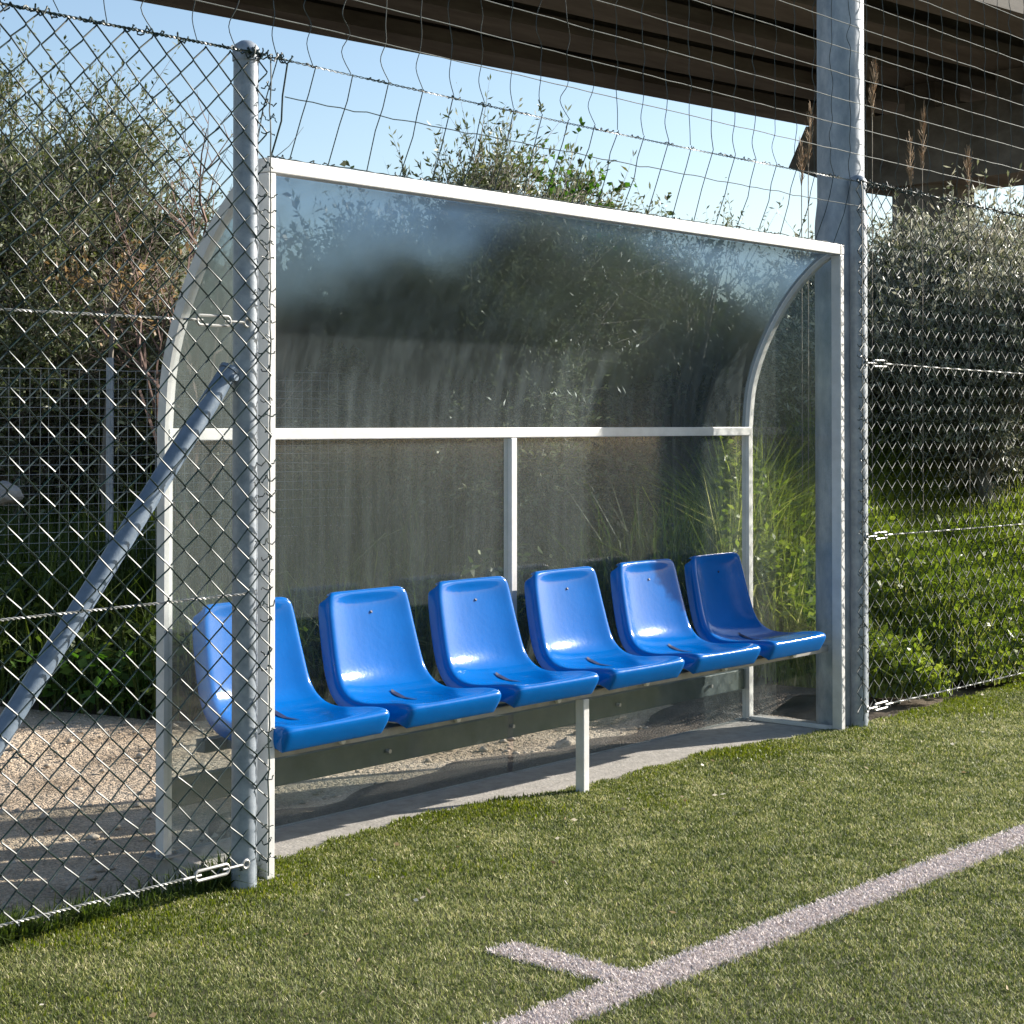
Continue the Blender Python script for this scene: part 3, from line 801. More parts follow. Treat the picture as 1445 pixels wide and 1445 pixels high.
# greener tufts of real grass along the slab, fence feet and edge of the turf
ne = 60000
ex = rng.uniform(-2.2, 5.5, ne)
ey = turf_edge(ex) - np.abs(rng.normal(0, 0.2, ne)) * (0.4 + 1.6 * vnoise(ex, ex * 0 + 3, .5, 50))
EP = np.stack([ex, ey], 1)
FT = np.stack([rng.uniform(-2.6, -0.02, 9000), 0.03 + np.abs(rng.normal(0.02, .05, 9000))], 1)
FT = FT[vnoise(FT[:, 0], FT[:, 1], .13, 54) + rng.uniform(-.2, .2, len(FT)) > 0.36]
o = grass('fence_grass', FT, 0.10 * (0.35 + vnoise(FT[:, 0], FT[:, 1], .2, 55)), 0.005, 'rough_grass', rng, zf=lambda x, y: x * 0 - 0.03, lean=.6)
tag(o, 'rough grass tufts growing through the foot of the left fence', 'grass')
EP = EP[vnoise(ex, ey, .22, 51) + rng.uniform(-.25, .25, ne) > 0.42]
o = grass('edge_grass', EP, 0.017 * (0.5 + 1.1 * vnoise(EP[:, 0], EP[:, 1], .3, 52)), 0.0042, 'edge_grass', rng, zf=lambda x, y: x * 0 - 0.004, lean=.5)
tag(o, 'fresh yellow-green grass tufts along the edge of the pitch', 'grass')

nl_ = 130
LX = rng.uniform(-2.0, 4.5, nl_); LY = -np.abs(rng.normal(0, .9, nl_)) + 0.05
lv = leaves_from(np.stack([LX, LY, np.full(nl_, 0.011)], 1), np.stack([rng.normal(0, 1, nl_), rng.normal(0, 1, nl_), np.full(nl_, .15)], 1), 0.020, 0.010, rng, .1)
o = soup('litter', lv.reshape(-1, 3), np.full(nl_, 4), np.arange(nl_ * 4), M['dry_leaf'], tone=rng.random(nl_))
tag(o, 'tiny pale petals and dry leaves scattered on the turf', 'litter', kind='stuff')

# ------------------------------------------------------------------ the shelter
L, D, H, MZ = 3.148, 0.463, 2.0, 1.229
PROF = [(0.463, 1.15), (0.462, 1.25), (0.441, 1.43), (0.374, 1.61), (0.260, 1.79), (0.130, 1.92), (0.030, 1.977), (-0.05, 2.01)]
def curve(n=18):
    """side profile of the roof: from the rear upright up and over to the front beam, (y, z)"""
    c = []
    for i in range(n + 1):
        t = 5.0 * i / n
        k = min(4, int(t)); f = t - k
        p = PROF[k:k + 4]
        c.append(tuple(0.5 * (2 * p[1][a] + (p[2][a] - p[0][a]) * f + (2 * p[0][a] - 5 * p[1][a] + 4 * p[2][a] - p[3][a]) * f * f + (3 * p[1][a] - p[0][a] - 3 * p[2][a] + p[3][a]) * f ** 3) for a in (0, 1)))
    return c
sh = empty('dugout_shelter', (L / 2, D / 2, 0), 'white framed team shelter with curved clear plastic roof and panels', 'shelter')
fr = MB()
fw, fd = 0.030, 0.044
fr.box((-fw / 2, 0.0, -0.004), (fw / 2, fd, H - 0.042), bev=0.003)
fr.box((L - fw / 2, 0.0, -0.004), (L + fw / 2, fd, H - 0.042), bev=0.003)
fr.box((-fw / 2, -0.002, H - 0.041), (L + fw / 2, fd + 0.002, H), bev=0.003)
fr.build('front_frame', M['alu'], sh)
rf = MB()
rf.box((0.0, D - 0.02, MZ - 0.018), (L, D + 0.02, MZ + 0.018), bev=0.003)
rf.box((L / 2 - 0.016, D - 0.018, 0.262), (L / 2 + 0.016, D + 0.02, MZ - 0.019), bev=0.003)
rf.build('rear_frame', M['alu'], sh)
lr = MB()
lr.box((0.017, D + 0.004, 0.128), (L - 0.017, D + 0.03, 0.214), bev=0.004)
lro = lr.build('lower_rail', M['steel'], sh)
for k in range(5):
    b_ = MB(); xk = 0.3 + k * 0.64
    b_.tube([(xk, D - 0.012, 0.171), (xk, D + 0.004, 0.171)], 0.007, 8)
    b_.build('bolt', M['wire'], lro)
for sx, x in ((0, 0.0), (1, L)):
    sm = MB()
    out_, in_ = [], []
    cv = curve(20)
    pts = [(D, 0.0), (D, 1.24)] + [(y, z) for y, z in cv[1:-1]] + [(0.045, H - 0.032)]
    # flat bar 34 mm deep, 26 mm wide following the profile
    prof = []
    for i, (yy, zz) in enumerate(pts):
        a = pts[max(0, i - 1)]; b = pts[min(len(pts) - 1, i + 1)]
        t = Vector((b[0] - a[0], b[1] - a[1])).normalized()
        nrm = Vector((t.y, -t.x))
        prof.append((Vector((yy, zz)) + nrm * 0.018, Vector((yy, zz)) - nrm * 0.018))
    vs, fs = [], []
    w2 = 0.015
    for o_, i_ in prof:
        vs += [(x - w2, o_.x, o_.y), (x + w2, o_.x, o_.y), (x + w2, i_.x, i_.y), (x - w2, i_.x, i_.y)]
    for i in range(len(prof) - 1):
        for k in range(4):
            fs.append((i * 4 + k, i * 4 + (k + 1) % 4, (i + 1) * 4 + (k + 1) % 4, (i + 1) * 4 + k))
    fs += [(0, 1, 2, 3), tuple((len(prof) - 1) * 4 + k for k in (3, 2, 1, 0))]
    sm.add(vs, fs)
    if sx: sm.box((x - 0.011, fd + 0.001, -0.003), (x + 0.011, D - 0.019, 0.014), bev=0.002)
    sm.build('side_frame', M['alu'], sh)
    # side pane
    pm = MB()
    poly = [(fd + 0.001, 0.015), (D - 0.018, 0.015), (D - 0.018, 1.24)] + [(max(fd + 0.001, y + 0.002), z - 0.012) for y, z in curve(20)[1:-1]] + [(fd + 0.001, H - 0.05)]
    pm.prism(poly, 0, x - 0.002, x + 0.002)
    pm.build('side_panel', M['side_panel'], sh)
for x, y in ((0.0, 0.022), (L, 0.022), (0.0, D), (L, D)):
    fp = MB(); fp.box((x - 0.045, y - 0.04, -0.0035), (x + 0.045, y + 0.04, 0.0015), bev=0.001)
    for sx in (-0.034, 0.034):
        fp.tube([(x + sx, y - .02, 0.001), (x + sx, y - .02, 0.010)], 0.007, 6)
    fp.build('base_plate', M['alu_dirty'], sh)
# roof sheet: curved, from the rear bar up to the front beam
cv = [(y, z) for y, z in curve(24)]
cv = [(cv[0][0], MZ + 0.019)] + cv[:-1] + [(fd + 0.004, 1.972)]
rm = MB()
vs, fs = [], []
for (yy, zz) in cv:
    for x in (0.018, L * 0.25, L * 0.5, L * 0.75, L - 0.018):
        vs.append((x, yy, zz))
for i in range(len(cv) - 1):
    for k in range(4):
        fs.append((i * 5 + k, i * 5 + k + 1, (i + 1) * 5 + k + 1, (i + 1) * 5 + k))
rm.add(vs, fs)
ro = rm.build('roof_panel', M['roof_panel'], sh, fixn=False)
ro.data.polygons.foreach_set('use_smooth', [True] * len(ro.data.polygons))
for x0, x1 in ((0.017, L / 2 - 0.017), (L / 2 + 0.017, L - 0.017)):
    MB().box((x0, D - 0.003, 0.0), (x1, D + 0.003, MZ - 0.019)).build('back_panel', M['back_panel'], sh)

# ------------------------------------------------------------------ the bench with six seats
bn = empty('bench', (L / 2, 0.2, 0), 'bench of six glossy blue bucket seats on a white rail inside the shelter', 'bench')
rl = MB()
rl.box((0.017, 0.06, 0.320), (L - 0.017, 0.10, 0.346), bev=0.003)
rl.box((0.017, 0.30, 0.312), (L - 0.017, 0.34, 0.350), bev=0.003)
for i in range(7):
    rl.box((0.1 + i * 0.49, 0.10, 0.316), (0.13 + i * 0.49, 0.30, 0.340))
rl.build('rail', M['alu_dirty'], bn)
lg = MB(); lg.box((1.474, 0.052, -0.002), (1.506, 0.088, 0.319), bev=0.003)
lg.build('leg', M['alu'], bn)

def seat_mesh():
    """bucket seat: dished face swept along a bent profile, with a deep skirt all round; origin at the front centre, floor level"""
    # profile of the face centre line (y, z): front lip -> pan -> bend -> back -> top
    ctl = [(-0.014, 0.348), (-0.030, 0.372), (-0.046, 0.402), (-0.046, 0.417), (-0.030, 0.428), (0.02, 0.428), (0.08, 0.421), (0.14, 0.414), (0.195, 0.415), (0.235, 0.428),
           (0.266, 0.455), (0.284, 0.492), (0.297, 0.54), (0.312, 0.60), (0.326, 0.66), (0.334, 0.70), (0.338, 0.718), (0.345, 0.730), (0.355, 0.735), (0.369, 0.733), (0.386, 0.722)]
    hw = [0.196, 0.203, 0.210, 0.2125, 0.215, 0.219, 0.220, 0.218, 0.214, 0.209,
          0.204, 0.200, 0.197, 0.192, 0.187, 0.182, 0.177, 0.168, 0.158, 0.150, 0.147]
    # how far the skirt hangs behind the face
    sk = [0.0, 0.012, 0.03, 0.045, 0.055, 0.052, 0.050, 0.049, 0.049, 0.049,
          0.050, 0.050, 0.050, 0.050, 0.049, 0.047, 0.043, 0.035, 0.025, 0.012, 0.0]
    SK_END = [(-0.012, 0.348), (-0.004, 0.358), (0.004, 0.364), (0.012, 0.367), (0.02, 0.368), (0.035, 0.368)]
    us = [-1, -1, -1, -0.98, -0.91, -0.78, -0.5, 0.0, 0.5, 0.78, 0.91, 0.98, 1, 1, 1]
    dep = [1.0, 0.6, 0.3, 0.09, 0.0, 0, 0, 0, 0, 0, 0.0, 0.09, 0.3, 0.6, 1.0]
    vs, fs = [], []
    n = len(ctl); m = len(us)
    for i, (yy, zz) in enumerate(ctl):
        a = ctl[max(0, i - 1)]; b = ctl[min(n - 1, i + 1)]
        t = Vector((b[0] - a[0], b[1] - a[1])).normalized()
        nb = Vector((t.y, -t.x))                       # pointing behind / below the face
        dish = 0.020 if 5 <= i <= 15 else (0.010 if i in (4, 16) else 0.0)
        for k in range(m):
            u = us[k]
            x = u * hw[i] + (0.006 * dep[k] * (1 if u > 0 else -1) if 0 < i < n - 1 else 0)
            off = (dep[k] * sk[i] if i > 5 else 0) + dish * (1 - min(1, abs(u) / 0.93) ** 2.4) * (1 if dep[k] == 0 else 0)
            # narrower flat front corners
            py_, pz_ = yy + nb.x * off, zz + nb.y * off
            if i <= 5:
                ey_, ez_ = SK_END[i]
                py_ += (ey_ - yy) * dep[k]; pz_ += (ez_ - zz) * dep[k]
            vs.append((x, py_, pz_))
    for i in range(n - 1):
        for k in range(m - 1):
            fs.append((i * m + k, i * m + k + 1, (i + 1) * m + k + 1, (i + 1) * m + k))
    return vs, fs
vs, fs = seat_mesh()
me = bpy.data.meshes.new('seat')
me.from_pydata(vs, [], fs)
me.materials.append(M['blue'])
me.polygons.foreach_set('use_smooth', [True] * len(me.polygons))
me.update()
sl = []
ns = 12
for i in range(ns + 1):                                # curved drain slot running forward from the bend
    t = i / ns
    yc = 0.245 - 0.100 * t
    xc = 0.004 + 0.016 * t * t
    wv = 0.0125 * (1 - t) ** 0.55 * min(1, t * 6 + 0.25) + 0.0006
    zc = float(np.interp(yc, [0.14, 0.195, 0.235, 0.266], [0.395, 0.398, 0.411, 0.438])) + 0.0022
    sl += [(xc - wv, yc, zc), (xc + wv, yc, zc)]
slm = bpy.data.meshes.new('drain_slot')
slm.from_pydata(sl, [], [(2 * i, 2 * i + 2, 2 * i + 3, 2 * i + 1) for i in range(ns)])
slm.materials.append(M['slot'])
bolt = MB().tube([(0.10, 0.045, 0.335), (0.10, 0.060, 0.335)], [0.010, 0.010], 8)
btm = bpy.data.meshes.new('bolt'); btm.from_pydata(bolt.v, [], bolt.f); btm.materials.append(M['alu'])
plg = MB().tube([(0.012, 0.3415, 0.662), (0.012, 0.3445, 0.660)], [0.0045, 0.0045], 10)
plm = bpy.data.meshes.new('back_plug'); plm.from_pydata(plg.v, [], plg.f); plm.materials.append(M['slot'])
SEAT_L = ['seat partly hidden behind the left front post', None, None, None, None, 'seat at the right end, half in shadow']
for i in range(6):
    so = bpy.data.objects.new('seat', me)
    COL.objects.link(so)
    so.parent = bn
    wx = 0.228 + 0.5034 * i
    so.location = Vector((wx, 0.0, 0)) - Vector(bn.location)
    so.rotation_euler = (random.uniform(-0.012, 0.012), random.uniform(-0.006, 0.006), random.uniform(-0.025, 0.025))
    if SEAT_L[i]: so['label'] = SEAT_L[i]
    sv = so.modifiers.new('thick', 'SOLIDIFY'); sv.thickness = 0.004; sv.offset = -1
    ss = so.modifiers.new('smooth', 'SUBSURF'); ss.levels = 2; ss.render_levels = 2
    for nm, mm in (('drain_slot', slm), ('bolt', btm), ('back_plug', plm)):
        c = bpy.data.objects.new(nm, mm); COL.objects.link(c); c.parent = so

# ------------------------------------------------------------------ chain link fences
def chain_mesh(x0, x1, z0, z1, y, r=0.0023, seed=0, sides=5):
    rn = random.Random(seed)
    W, Hh = 0.088, 0.0415
    mb = MB()
    n0, n1 = int(round(x0 / (W / 2))), int(round(x1 / (W / 2)))
    nj = int((z1 - z0) / Hh)
    amp = 0.006
    def bulge(x, z):
        return (amp * math.sin(x * 3.1 + z * 1.7 + seed) * 0.6 + 0.0035 * math.sin(x * 11 + z * 5), amp * 1.6 * math.sin(x * 2.3 + z * 2.9 + seed * 2), 0.004 * math.sin(x * 5.1 + seed) + 0.002 * math.sin(z * 9 + x * 14))
    for k in range(n0, n1):
        pts = []
        for j in range(nj + 1):
            left = (k + j) % 2 == 0
            x = (k if left else k + 1) * W / 2
            z = z1 - j * Hh
            bx, by, bz_ = bulge(x, z)
            jx, jz = rn.gauss(0, .0012), rn.gauss(0, .0012)
            s = 1 if left else -1
            # segments running down to the right lie in front, the others behind
            inward = 0.0016 * s
            pts.append((x + bx + jx + inward, y + by + (0.0026 * s), z + bz_ + jz + 0.003))
            pts.append((x + bx + jx + inward, y + by - (0.0026 * s), z + bz_ + jz - 0.003))
        mb.tube(pts, r, sides, caps=False)
    return mb

def strand(p0, p1, r, n=40, sag=0.01, wob=0.004, seed=0):
    rn = random.Random(seed)
    p0, p1 = Vector(p0), Vector(p1)
    pts = []
    for i in range(n + 1):
        t = i / n
        q = p0.lerp(p1, t)
        q.z += -sag * 4 * t * (1 - t) + rn.gauss(0, wob * .5)
        q.y += rn.gauss(0, wob * .5)
        pts.append(q)
    return pts

def twisted(mb, p0, p1, r=0.0018, pitch=0.03, sag=0.01):
    p0, p1 = Vector(p0), Vector(p1)
    ln = (p1 - p0).length
    n = int(ln / pitch * 8)
    for ph in (0, math.pi):
        pts = []
        for i in range(n + 1):
            t = i / n
            q = p0.lerp(p1, t); q.z -= sag * 4 * t * (1 - t)
            a = 2 * math.pi * t * ln / pitch + ph
            q.y += 0.0022 * math.cos(a); q.z += 0.0022 * math.sin(a)
            pts.append(q)
        mb.tube(pts, r, 4, caps=False)

def turnbuckle(c, ang=0.0, ln=0.115, parent=None):
    mb = MB()
    c = Vector(c)
    pts = []
    h = 0.013
    for i in range(24):
        a = 2 * math.pi * i / 24
        x = (ln / 2 - h) * (1 if math.cos(a) >= 0 else -1) + h * math.cos(a)
        z = h * math.sin(a)
        pts.append(c + Vector((x * math.cos(ang) - z * math.sin(ang), 0, x * math.sin(ang) + z * math.cos(ang))))
    mb.tube(pts, 0.0042, 6, closed=True)
    e = Vector((math.cos(ang), 0, math.sin(ang)))
    mb.tube([c + e * (ln / 2 - 0.02), c + e * (ln / 2 + 0.05)], 0.0035, 6)
    mb.tube([c - e * (ln / 2 - 0.02), c - e * (ln / 2 + 0.04)], 0.0035, 6)
    ey = c + e * (ln / 2 + 0.06)
    mb.tube([ey + Vector((0.011 * math.cos(a), 0, 0.011 * math.sin(a))) for a in [2 * math.pi * i / 12 for i in range(12)]], 0.0035, 6, closed=True)
    return mb.build('turnbuckle', M['wire'], parent, smooth=True)

def post(x, y, h, r, parent, mat='galv', name='post'):
    mb = MB()
    mb.tube([(x, y, -0.1), (x, y, h)], r, 24)
    po = mb.build(name, M[mat], parent, smooth=True)
    cp = MB()
    prof = [(r + 0.003, h - 0.03), (r + 0.003, h + 0.002), (r * 0.85, h + 0.016), (r * 0.45, h + 0.025), (0.002, h + 0.028)]
    vs = [(x + rr_ * math.cos(2 * math.pi * k / 24), y + rr_ * math.sin(2 * math.pi * k / 24), z) for rr_, z in prof for k in range(24)]
    fs = [(i * 24 + k, i * 24 + (k + 1) % 24, (i + 1) * 24 + (k + 1) % 24, (i + 1) * 24 + k) for i in range(len(prof) - 1) for k in range(24)]
    cp.add(vs, fs)
    cp.build('cap', M[mat], po, smooth=True)
    return po

def ties(mb, pts, seed, dens=0.5, amp=0.02, r=0.0017):
    """loose curls of tie wire round a strand"""
    rn = random.Random(seed)
    for (x, y, z) in pts:
        if rn.random() > dens: continue
        a0 = rn.uniform(0, 6)
        k = rn.randint(10, 20)
        loop = []
        rad = rn.uniform(.3, 1.0) * amp
        for i in range(k):
            a = a0 + i * 0.62
            loop.append((x + (i - k / 2) * 0.0035 + rn.gauss(0, .002), y + rad * .5 * math.sin(a) + rn.gauss(0, .002), z + rad * math.cos(a) * rn.uniform(.6, 1.1)))
        mb.tube(loop, r, 4, caps=False)

YM = -0.04                                             # the mesh hangs on the pitch side of the posts
lf = empty('chain_link_fence', (-0.11, 0, 0), 'green chain link fence with braced galvanised post left of the shelter', 'fence')
post(-0.097, 0.0, 2.283, 0.0345, lf)
post(-3.4, 0.0, 2.283, 0.03, lf)
chain_mesh(-4.4, -0.044, 0.03, 2.262, YM, seed=1).build('wire_mesh', M['pvc'], lf, smooth=True, fixn=False)
# vertical lacing strand by the post
em = MB()
em.tube(strand((-0.048, YM - .004, 0.03), (-0.046, YM - .004, 2.27), 0.002, 60, 0, 0.003, 4), 0.0021, 5, caps=False)
ties(em, [(-0.05, YM, 0.08 + 0.043 * i) for i in range(50)], 5, 0.75, 0.012, 0.0018)
em.build('lacing_wire', M['pvc'], lf, smooth=True, fixn=False)
for z, sg in ((1.535, 0.0), (0.80, 0.005), (0.075, 0.0)):
    tm = MB(); twisted(tm, (-4.4, YM + .006, z), (-0.30, YM + .006, z), sag=sg + 0.004); tm.build('tension_wire', M['wire'], lf, smooth=True, fixn=False)
    if z != 0.80: turnbuckle((-0.24, YM + .004, z), 0.0, parent=lf)
tm = MB(); twisted(tm, (-0.30, YM + .006, 0.80), (-0.12, YM + .006, 0.802), sag=0.0); tm.build('tension_wire', M['wire'], lf, smooth=True, fixn=False)
tm = MB()
twisted(tm, (-4.4, YM + .004, 2.255), (-0.06, YM + .004, 2.272), r=0.0026, sag=0.012)
ties(tm, [(-2.2 + 0.042 * i, YM, 2.245 + 0.027 * min(1, i / 50)) for i in range(52)], 8, 0.8, 0.02, 0.0023)
ties(tm, [(-0.13 + 0.018 * i, YM - 0.003, 2.27) for i in range(9)], 9, 1.0, 0.022, 0.0023)
tm.build('top_wire', M['pvc'], lf, smooth=True, fixn=False)
bm_ = MB()
b0, b1 = Vector((-0.148, 0.012, 1.40)), Vector((-1.26, 0.02, 0.0))
bd = (b1 - b0).normalized()
bm_.tube([b0, b1 + bd * 0.4], 0.0265, 20)
bo = bm_.build('brace', M['brace'], lf, smooth=True)
bm_ = MB(); bm_.tube([b0 - bd * 0.012, b0 - bd * 0.002], 0.029, 20); bm_.tube([(-0.155, -0.03, 1.385), (-0.155, 0.04, 1.385)], 0.009, 8)
bm_.build('brace_clamp', M['brace'], bo, smooth=True)

rt = empty('chain_link_fence', (3.279, 0, 0), 'fine meshed green chain link fence right of the big pole', 'fence')
post(3.279, 0.0, 2.275, 0.034, rt)
post(6.8, 0.0, 2.275, 0.03, rt)
chain_mesh(3.22, 8.2, 0.03, 2.262, YM, r=0.0019, seed=3).build('wire_mesh', M['pvc_far'], rt, smooth=True, fixn=False)
em = MB()
em.tube(strand((3.235, YM - .004, 0.03), (3.235, YM - .004, 2.27), 0.002, 60, 0, 0.003, 14), 0.0021, 5, caps=False)
ties(em, [(3.235, YM, 0.08 + 0.043 * i) for i in range(50)], 15, 0.7, 0.010, 0.0018)
em.build('lacing_wire', M['pvc'], rt, smooth=True, fixn=False)
for z in (1.515, 0.79, 0.075):
    tm = MB(); twisted(tm, (3.46, YM + .006, z), (8.2, YM + .006, z - 0.01), sag=0.012); tm.build('tension_wire', M['wire'], rt, smooth=True, fixn=False)
    turnbuckle((3.40, YM + .004, z), math.pi, parent=rt)
tm = MB()
twisted(tm, (3.24, YM + .004, 2.272), (8.2, YM + .004, 2.278), r=0.0026, sag=0.01)
ties(tm, [(3.22 + 0.045 * i, YM, 2.268) for i in range(60)], 18, 0.8, 0.02, 0.0022)
tm.build('top_wire', M['pvc'], rt, smooth=True, fixn=False)

# ------------------------------------------------------------------ big pole and ball stop net
pl = empty('net_pole', (3.335, 0.115, 0), 'thick tall galvanised pole at the right end of the shelter', 'pole')
PX, PY = 3.345, 0.118
pm = MB(); pm.tube([(PX, PY, -0.1), (PX, PY, 2.10), (PX, PY, 2.13), (PX, PY, 2.20)], [0.110, 0.110, 0.108, 0.100], 40)
pm.build('lower_tube', M['galv_pole'], pl, smooth=True)
pm = MB(); pm.tube([(PX, PY, 2.199), (PX, PY, 6.5)], [0.0995, 0.096], 40)
pm.build('upper_tube', M['galv_pole'], pl, smooth=True)

nt_ = empty('ball_stop_net', (1.6, -0.03, 2.27), 'sagging wire net hung above the fence and the shelter', 'net')
rn = random.Random(4)
nv = MB()
ZH = [2.387 + 0.1065 * k for k in range(14)]
xs_ = []
x = -3.0
while x < 8.0:
    xs_.append(x); x += 0.143 * rn.uniform(.94, 1.06)
wig = {}
YN = -0.028
for x in xs_:
    amp = 0.016 * (1.0 if x < 1.8 else 0.5) * rn.uniform(0.3, 1.7)
    dx = [rn.gauss(0, amp * 0.45) for _ in ZH]
    wig[x] = dx
    pts = [(x + rn.gauss(0.01, .004), YN, 2.272)]
    bow = rn.choice((-1, 1)) * rn.uniform(.2, 1) * amp
    pts.append((x + bow * .9 - 0.012, YN + rn.gauss(0, .004), 2.33))
    for z, q in zip(ZH, dx):
        pts.append((x + q * .5, YN + rn.gauss(0, .003), z))
        bow = rn.gauss(0, amp * .7)
        pts.append((x + q * .5 + bow, YN + rn.gauss(0, .004), z + 0.05))
    sp = []
    for i in range(len(pts) - 1):
        p0, p1, p2, p3 = pts[max(0, i - 1)], pts[i], pts[i + 1], pts[min(len(pts) - 1, i + 2)]
        for f in (0, .25, .5, .75):
            sp.append(tuple(0.5 * (2 * b + (c - a) * f + (2 * a - 5 * b + 4 * c - d_) * f * f + (3 * b - a - 3 * c + d_) * f ** 3) for a, b, c, d_ in zip(p0, p1, p2, p3)))
    nv.tube(sp + [pts[-1]], 0.0016, 4, mi=1, caps=False)
for z in ZH:
    nv.tube(strand((-3.0, YN, z), (8.0, YN, z + rn.gauss(0, .004)), .002, 120, 0.008, 0.0016, int(z * 100)), 0.0017, 5, caps=False)
nv.build('upper_net', [M['netw'], M['netd']], nt_, smooth=True, fixn=False)
nl = MB()
for x in xs_:
    if -0.02 < x < 3.28:
        sk_ = -0.055 if x < 1.2 else -0.075
        pts = [(x + 0.012, YN, 2.271), (x + 0.004 + sk_ * .35, YN + rn.gauss(0, .004), 2.19), (x + sk_ * .75, YN + rn.gauss(0, .004), 2.12), (x + sk_ + rn.gauss(0, .005), YN + .03, 2.003)]
        nl.tube(pts, 0.0017, 5, caps=False)
nl.tube(strand((0.02, YN, 2.168), (3.26, YN, 2.165), .002, 60, 0.004, 0.003, 77), 0.0017, 5, caps=False)
nl.tube(strand((0.0, 0.02, 2.004), (3.2, 0.02, 2.004), .002, 90, -0.003, 0.005, 78), 0.0022, 5, caps=False)
ties(nl, [(0.05 + 0.06 * i, 0.012, 2.006) for i in range(51)], 28, 0.5, 0.010, 0.0018)
nl.build('lower_net', M['pvc'], nt_, smooth=True, fixn=False)
tw2 = MB()
twisted(tw2, (-0.02, YN, 2.272), (3.26, YN, 2.268), r=0.0014, pitch=0.05, sag=0.012)
ties(tw2, [(0.02 + 0.05 * i, YN, 2.272 - 0.01 * math.sin(i * .05)) for i in range(64)], 31, 0.4, 0.007, 0.0018)
tw2.build('top_wire', M['pvc'], nt_, smooth=True, fixn=False)
pvw = MB()
pvw.tube([(0.03, YN, 2.262), (0.012, YN, 2.17), (0.008, YN, 2.10), (0.004, 0.01, 2.004)], 0.0026, 6)
pvw.build('lacing_wire', M['pvc'], nt_, smooth=True, fixn=False)

# ------------------------------------------------------------------ far wire fence, rock, reeds
wf = empty('wire_mesh_fence', (*at(140, 9.4), 0), 'low grey welded wire fence in the shade beyond the path', 'fence')
fa, fb = at(-120, 9.2), at(560, 10.4)
FA, FB = Vector((*fa, 0)), Vector((*fb, 0))
fl = (FB - FA).length
gm = MB()
n = int(fl / 0.052)
for i in range(n + 1):
    p = FA.lerp(FB, i / n)
    gm.tube([p + Vector((0, 0, 0.05)), p + Vector((rn.gauss(0, .004), 0, 1.55))], 0.0016, 4, caps=False)
for k in range(30):
    z = 0.06 + k * 0.0515
    gm.tube([FA.lerp(FB, i / 12) + Vector((0, 0, z + rn.gauss(0, .003))) for i in range(13)], 0.0016, 4, caps=False)
gm.build('wire_mesh', M['wire'], wf, smooth=True, fixn=False)
for px in (140, 330):
    t = (px + 120) / 680
    p = FA.lerp(FB, t)
    m_ = MB(); m_.tube([(p.x, p.y + 0.03, -0.1), (p.x, p.y + .03, 1.62)], 0.021, 12); m_.build('post', M['galv'], wf, smooth=True)

def boulder(px, d, r, label, seed):
    import bmesh
    rn_ = random.Random(seed)
    b = bmesh.new()
    bmesh.ops.create_icosphere(b, subdivisions=3, radius=1)
    from mathutils import noise
    x, y = at(px, d)
    for v in b.verts:
        c = v.co.copy()
        k = 1 + 0.28 * noise.noise(c * 1.3 + Vector((seed, 0, 0))) + 0.1 * noise.noise(c * 4)
        v.co = Vector((c.x * r * k, c.y * r * .8 * k, c.z * r * .62 * k))
    me = bpy.data.meshes.new('boulder'); b.to_mesh(me); b.free()
    me.materials.append(M['rock'])
    o = bpy.data.objects.new('boulder', me); COL.objects.link(o)
    o.location = (x, y, float(ground_height(x, y)) + hz(690, d) * 0 + 0.1)
    return tag(o, label, 'rock')
boulder(5, 9.3, 0.10, 'grey boulder in the undergrowth at the left edge', 3).location.z = hz(695, 9.3)
boulder(-45, 9.35, 0.22, 'large grey boulder half outside the left edge', 5).location.z = 0.25

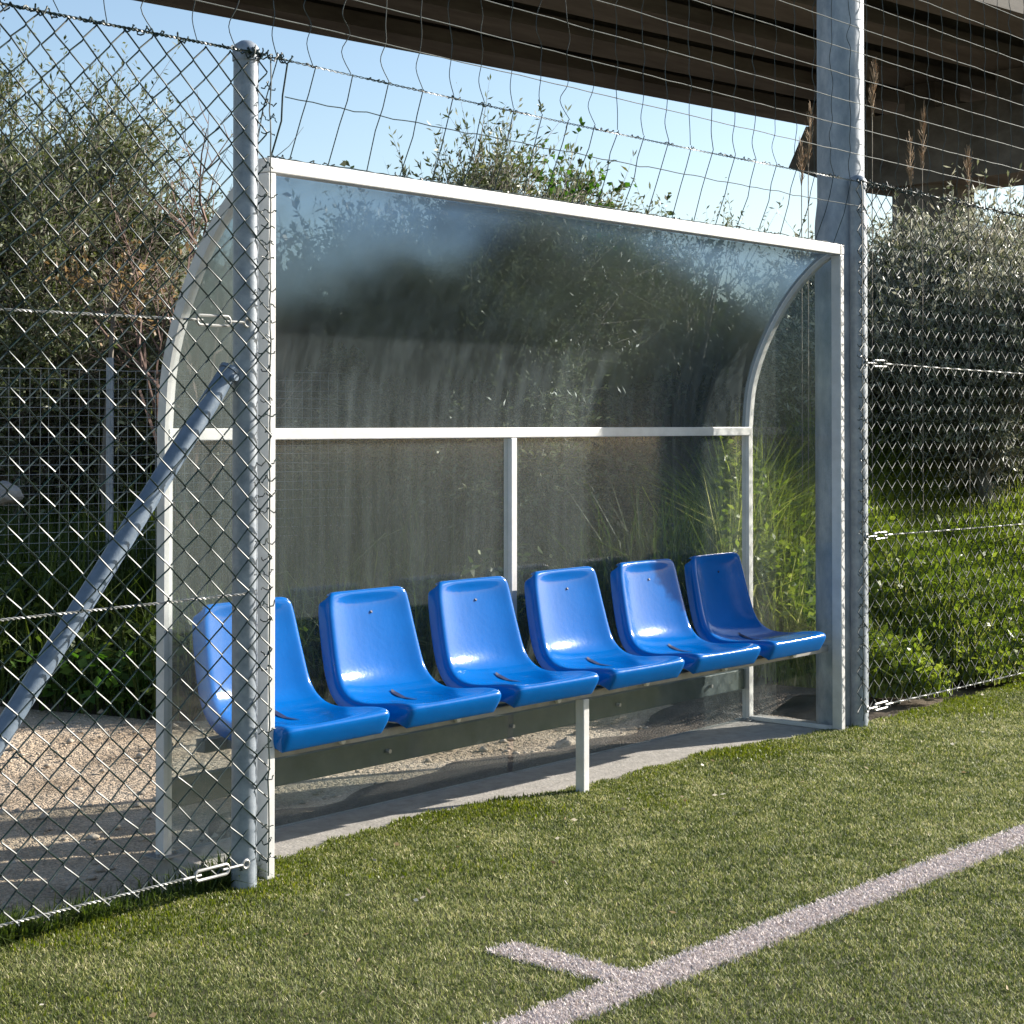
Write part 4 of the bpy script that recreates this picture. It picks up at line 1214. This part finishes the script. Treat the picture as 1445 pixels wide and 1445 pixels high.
for px, d, r, lb, sd_ in ((800, 7.45, 0.05, 'pale lump of rubble behind the bench leg', 7), (775, 6.75, 0.025, 'small pale stone behind the clear panel left of the bench leg', 8),
                         (868, 7.0, 0.03, 'small flat stone behind the clear panel right of the bench leg', 9)):
    b_ = boulder(px, d, r, lb, sd_); b_.location.z = float(ground_height(b_.location.x, b_.location.y)) + r * .4; b_.data.materials[0] = M['stone']
def reed(px, d, y_top, y_bot, label, lean=0.0, seed=0):
    rn_ = random.Random(seed)
    x, y = at(px, d)
    gz = float(ground_height(x, y)) - .03
    zt, zb = hz(y_top, d), hz(y_bot, d)
    r = empty('reed', (x, y, gz), label, 'reed', 'dry reed plumes behind the fence')
    sd_ = Vector((RT[0], RT[1], 0))
    m = MB()
    m.tube([(x, y, gz), Vector((x, y, zb)) + sd_ * lean * .3, Vector((x, y, zt)) + sd_ * lean], [0.003, 0.003, 0.0012], 5)
    m.build('stalk', M['bark'], r, smooth=True)
    V, F = [], []
    pmb = MB()
    for i in range(70):
        t = rn_.random()
        p = Vector((x, y, zb + (zt - zb) * t)) + sd_ * lean * (0.3 + .7 * t)
        wmax = 0.028 * math.sin(math.pi * (0.12 + 0.83 * t)) + 0.004
        dd = Vector((rn_.gauss(0, 1), rn_.gauss(0, 1), 0)).normalized() * wmax + Vector((0, 0, rn_.uniform(.03, .1)))
        s = dd.cross(Vector((rn_.gauss(0, 1), rn_.gauss(0, 1), rn_.gauss(0, 1)))).normalized() * 0.003
        pmb.add([p - s, p + s, p + dd + s * .3, p + dd - s * .3], [(0, 1, 2, 3)])
    pmb.build('plume', M['reed'], r, fixn=False)
reed(1140, 10.2, 158, 235, 'dry reed plume just left of the big pole, bent to the left', lean=0.02, seed=1)
reed(1132, 10.3, 208, 262, 'short dry reed plume, leftmost of the two left of the big pole', seed=2)
reed(1230, 10.6, 92, 165, 'tallest dry reed plume touching the right side of the big pole', lean=0.03, seed=3)
reed(1302, 10.6, 160, 240, 'fluffy dry reed plume in front of the viaduct pier head', lean=0.01, seed=4)
reed(1286, 10.5, 198, 265, 'thin dry reed stalk left of the fluffy plume by the pier', seed=5)
reed(1368, 10.7, 222, 262, 'small dry reed plume right of the viaduct pier', seed=6)

# broad-leaved weeds near the fence
def weed(px, d, h, label, seed):
    rn_ = np.random.default_rng(seed)
    x, y = at(px, d)
    z = float(ground_height(x, y))
    r = empty('weed', (x, y, z), label, 'plant', 'leafy weeds by the fence')
    m = MB()
    for k in range(5):
        e = Vector((x, y, z)) + Vector((rn_.normal(0, .07), rn_.normal(0, .07), h * rn_.uniform(.6, 1)))
        m.tube([(x, y, z), e], [0.004, 0.002], 4)
    m.build('stem', M['weed'], r)
    n_ = 90
    P_ = np.stack([x + rn_.normal(0, .10, n_), y + rn_.normal(0, .10, n_), z + h * rn_.uniform(.2, 1, n_)], 1)
    D_ = rn_.normal(0, 1, (n_, 3)); D_[:, 2] *= .35
    lv = leaves_from(P_, D_, 0.07, 0.045, rn_, .2)
    soup('foliage', lv.reshape(-1, 3), np.full(n_, 4), np.arange(n_ * 4), M['weed'], r, tone=rn_.random(n_))
weed(1325, 9.6, 0.36, 'bright leafy weed in the tall grass right of the pole', 1)
weed(1120, 9.7, 0.45, 'bright leafy weed seen through the right end panel', 2)
weed(1105, 9.2, 0.33, 'lower leafy weed seen through the right end panel', 5)
weed(170, 8.3, 0.32, 'bright leafy weed beside the left brace at the path edge', 3)
weed(90, 8.4, 0.26, 'small leafy weed behind the left brace', 4)
